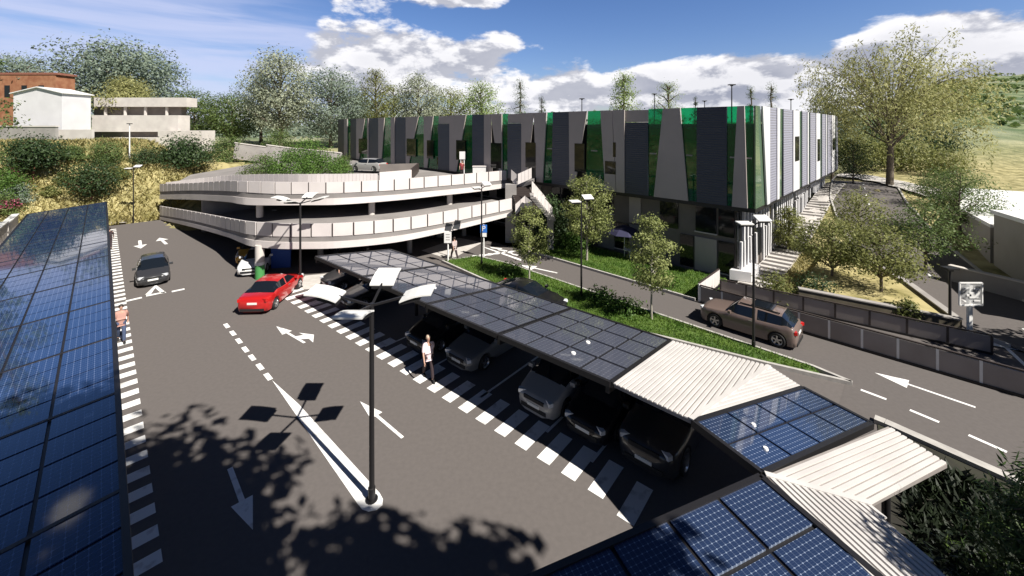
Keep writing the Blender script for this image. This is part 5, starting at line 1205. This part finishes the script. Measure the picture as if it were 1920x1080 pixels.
# ------------------------------------------------------------------ sky, sun, camera
SD = V((.76, -.65, 0)).normalized(); EL = radians(47.5)
w = bpy.data.worlds.new('World'); S.world = w; w.use_nodes = True; nt = w.node_tree; N = nt.nodes; L = nt.links.new
bg = N['Background']; sky = N.new('ShaderNodeTexSky'); sky.sky_type = 'NISHITA'; sky.sun_disc = False; sky.sun_elevation = EL; sky.sun_rotation = math.atan2(SD.x, SD.y); sky.air_density = 1.0; sky.dust_density = .6; sky.ozone_density = 2.0
tc = N.new('ShaderNodeTexCoord')
def mth(op, a, b=None, c=None):
    n = N.new('ShaderNodeMath'); n.operation = op
    for i, q in enumerate((a, b, c)):
        if q is None: continue
        if isinstance(q, (int, float)): n.inputs[i].default_value = q
        else: L(q, n.inputs[i])
    return n.outputs[0]
def vm(op, a, b):
    n = N.new('ShaderNodeVectorMath'); n.operation = op
    for i, q in enumerate((a, b)):
        if isinstance(q, (tuple, list, Vector)): n.inputs[i].default_value = q
        else: L(q, n.inputs[i])
    return n
D = tc.outputs['Generated']; st_ = vm('MULTIPLY', D, (1, 1, 2.1)).outputs[0]
def nzz(vec, sc, det, rough=.55, dist=0.0):
    n = N.new('ShaderNodeTexNoise'); n.inputs['Scale'].default_value = sc; n.inputs['Detail'].default_value = det; n.inputs['Roughness'].default_value = rough; n.inputs['Distortion'].default_value = dist
    L(vec, n.inputs['Vector']); return n.outputs['Fac']
def cdir(u, v): return tuple(V((*(V((u-PU, FOC, PV-v)).normalized()),))*1)
def blob(u, v, r, amp):
    d = V(cdir(u, v)); d.z *= 2.1
    dd = vm('DISTANCE', st_, tuple(d)).outputs['Value']; t = mth('SUBTRACT', 1.0, mth('DIVIDE', dd, r)); t = mth('MAXIMUM', t, 0.0); return mth('MULTIPLY', t, amp)
BL = [(690, 105, .25, .34), (880, 110, .22, .32), (620, 160, .18, .14), (1090, 180, .22, .32), (1320, 160, .25, .34), (1480, 160, .2, .26), (1800, 95, .22, .36), (1690, 75, .16, .2), (950, 190, .26, .18), (760, -18, .14, .34), (880, -20, .12, .32), (640, -15, .1, .24), (1200, 40, .22, -.22), (1480, 40, .18, -.16), (1050, 40, .14, -.14), (450, 60, .16, -.2), (1400, 190, .3, .15), (420, 10, .07, .12), (1385, 45, .045, .16), (1620, 30, .05, .12), (1880, 160, .2, .15)]
bias = None
for b in BL:
    q = blob(*b); bias = q if bias is None else mth('ADD', bias, q)
def dens(vec):
    n1 = nzz(vec, 6.5, 10, .58, .1); n2 = nzz(vec, 2.4, 2, .5); return mth('ADD', mth('ADD', mth('MULTIPLY', n1, .78), mth('MULTIPLY', n2, .22)), bias)
d0 = dens(st_); up_ = vm('ADD', st_, (.012, -.010, .055)).outputs[0]; d1 = dens(up_)
def mrange(x, a, b, c=0.0, d=1.0):
    n = N.new('ShaderNodeMapRange'); n.interpolation_type = 'SMOOTHSTEP'
    for i, q in enumerate((x, a, b, c, d)):
        if isinstance(q, (int, float)): n.inputs[i].default_value = q
        else: L(q, n.inputs[i])
    return n.outputs[0]
cov = mrange(d0, .618, .715); shade = mrange(mth('SUBTRACT', d0, d1), -.05, .05)
shade = mth('MULTIPLY', shade, 1.0)
thick = mrange(d0, .70, 1.0)
lit = mth('ADD', mth('MULTIPLY', shade, .75), mth('MULTIPLY', mth('SUBTRACT', 1.0, thick), .25))
def mixc(f, a, b):
    n = N.new('ShaderNodeMix'); n.data_type = 'RGBA'
    for i, q in ((0, f), (6, a), (7, b)):
        if isinstance(q, tuple): n.inputs[i].default_value = (*q, 1)
        elif isinstance(q, (int, float)): n.inputs[i].default_value = q
        else: L(q, n.inputs[i])
    return n.outputs[2]
CL = 1.0
ccol = mixc(lit, (4.4*CL, 4.7*CL, 5.9*CL), (12.6*CL, 12.5*CL, 12.9*CL))
# thin veil on the left and towards the horizon
sx = vm('DOT_PRODUCT', st_, (.50, .0, .95)).outputs['Value']
strk = nzz(vm('MULTIPLY', vm('ADD', st_, (0, 0, 0)).outputs[0], (2.2, 2.2, 9)).outputs[0], 1.6, 6, .5, .6)
veil = mth('MULTIPLY', mrange(strk, .28, .62, .25, 1.0), mrange(mth('ADD', mth('ADD', blob(330, 120, .45, 1.1), blob(500, 170, .35, .8)), blob(60, 140, .40, .8)), .0, .8))
hs = N.new('ShaderNodeHueSaturation'); hs.inputs['Saturation'].default_value = 1.2; L(sky.outputs[0], hs.inputs['Color'])
tint = vm('MULTIPLY', hs.outputs[0], (1.25, 1.22, 1.5)).outputs[0]
skyc = mixc(mth('MULTIPLY', veil, .75), tint, (8.0, 8.6, 11.6))
sepd = N.new('ShaderNodeSeparateXYZ'); L(D, sepd.inputs[0])
deep = mrange(sepd.outputs[2], .30, .62, 1.0, .22); back_ = mrange(sepd.outputs[1], -.35, .25, .55, 1.0)
front = mrange(sepd.outputs[1], -.1, .3)
full = mixc(mth('MULTIPLY', cov, front), skyc, ccol)
fin = vm('SCALE', full, (0, 0, 0)); L(mth('MULTIPLY', deep, back_), fin.inputs['Scale'])
L(fin.outputs[0], bg.inputs['Color']); bg.inputs['Strength'].default_value = .05
sl = bpy.data.lights.new('Sun', 'SUN'); sl.energy = 5.0; sl.angle = radians(.5); sl.color = (1, .955, .88)
so = bpy.data.objects.new('Sun', sl); COL.objects.link(so); so.location = (20, -20, 60)
so.rotation_euler = (-(SD*cos(EL)+V((0, 0, sin(EL))))).to_track_quat('-Z', 'Y').to_euler()
cd = bpy.data.cameras.new('Camera'); co = bpy.data.objects.new('Camera', cd); COL.objects.link(co); S.camera = co
co.location = (0, 0, EYE); co.rotation_euler = (pi/2, 0, 0); cd.sensor_width = 36; cd.lens = 36*FOC/1920; cd.shift_y = -(540-PV)/1920; cd.clip_end = 8000; cd.clip_start = .1
S.view_settings.view_transform = 'Standard'; S.view_settings.look = 'None'; S.view_settings.gamma = 1; S.view_settings.exposure = .72
S.cycles.max_bounces = 6; S.cycles.transparent_max_bounces = 8; S.cycles.use_denoising = True
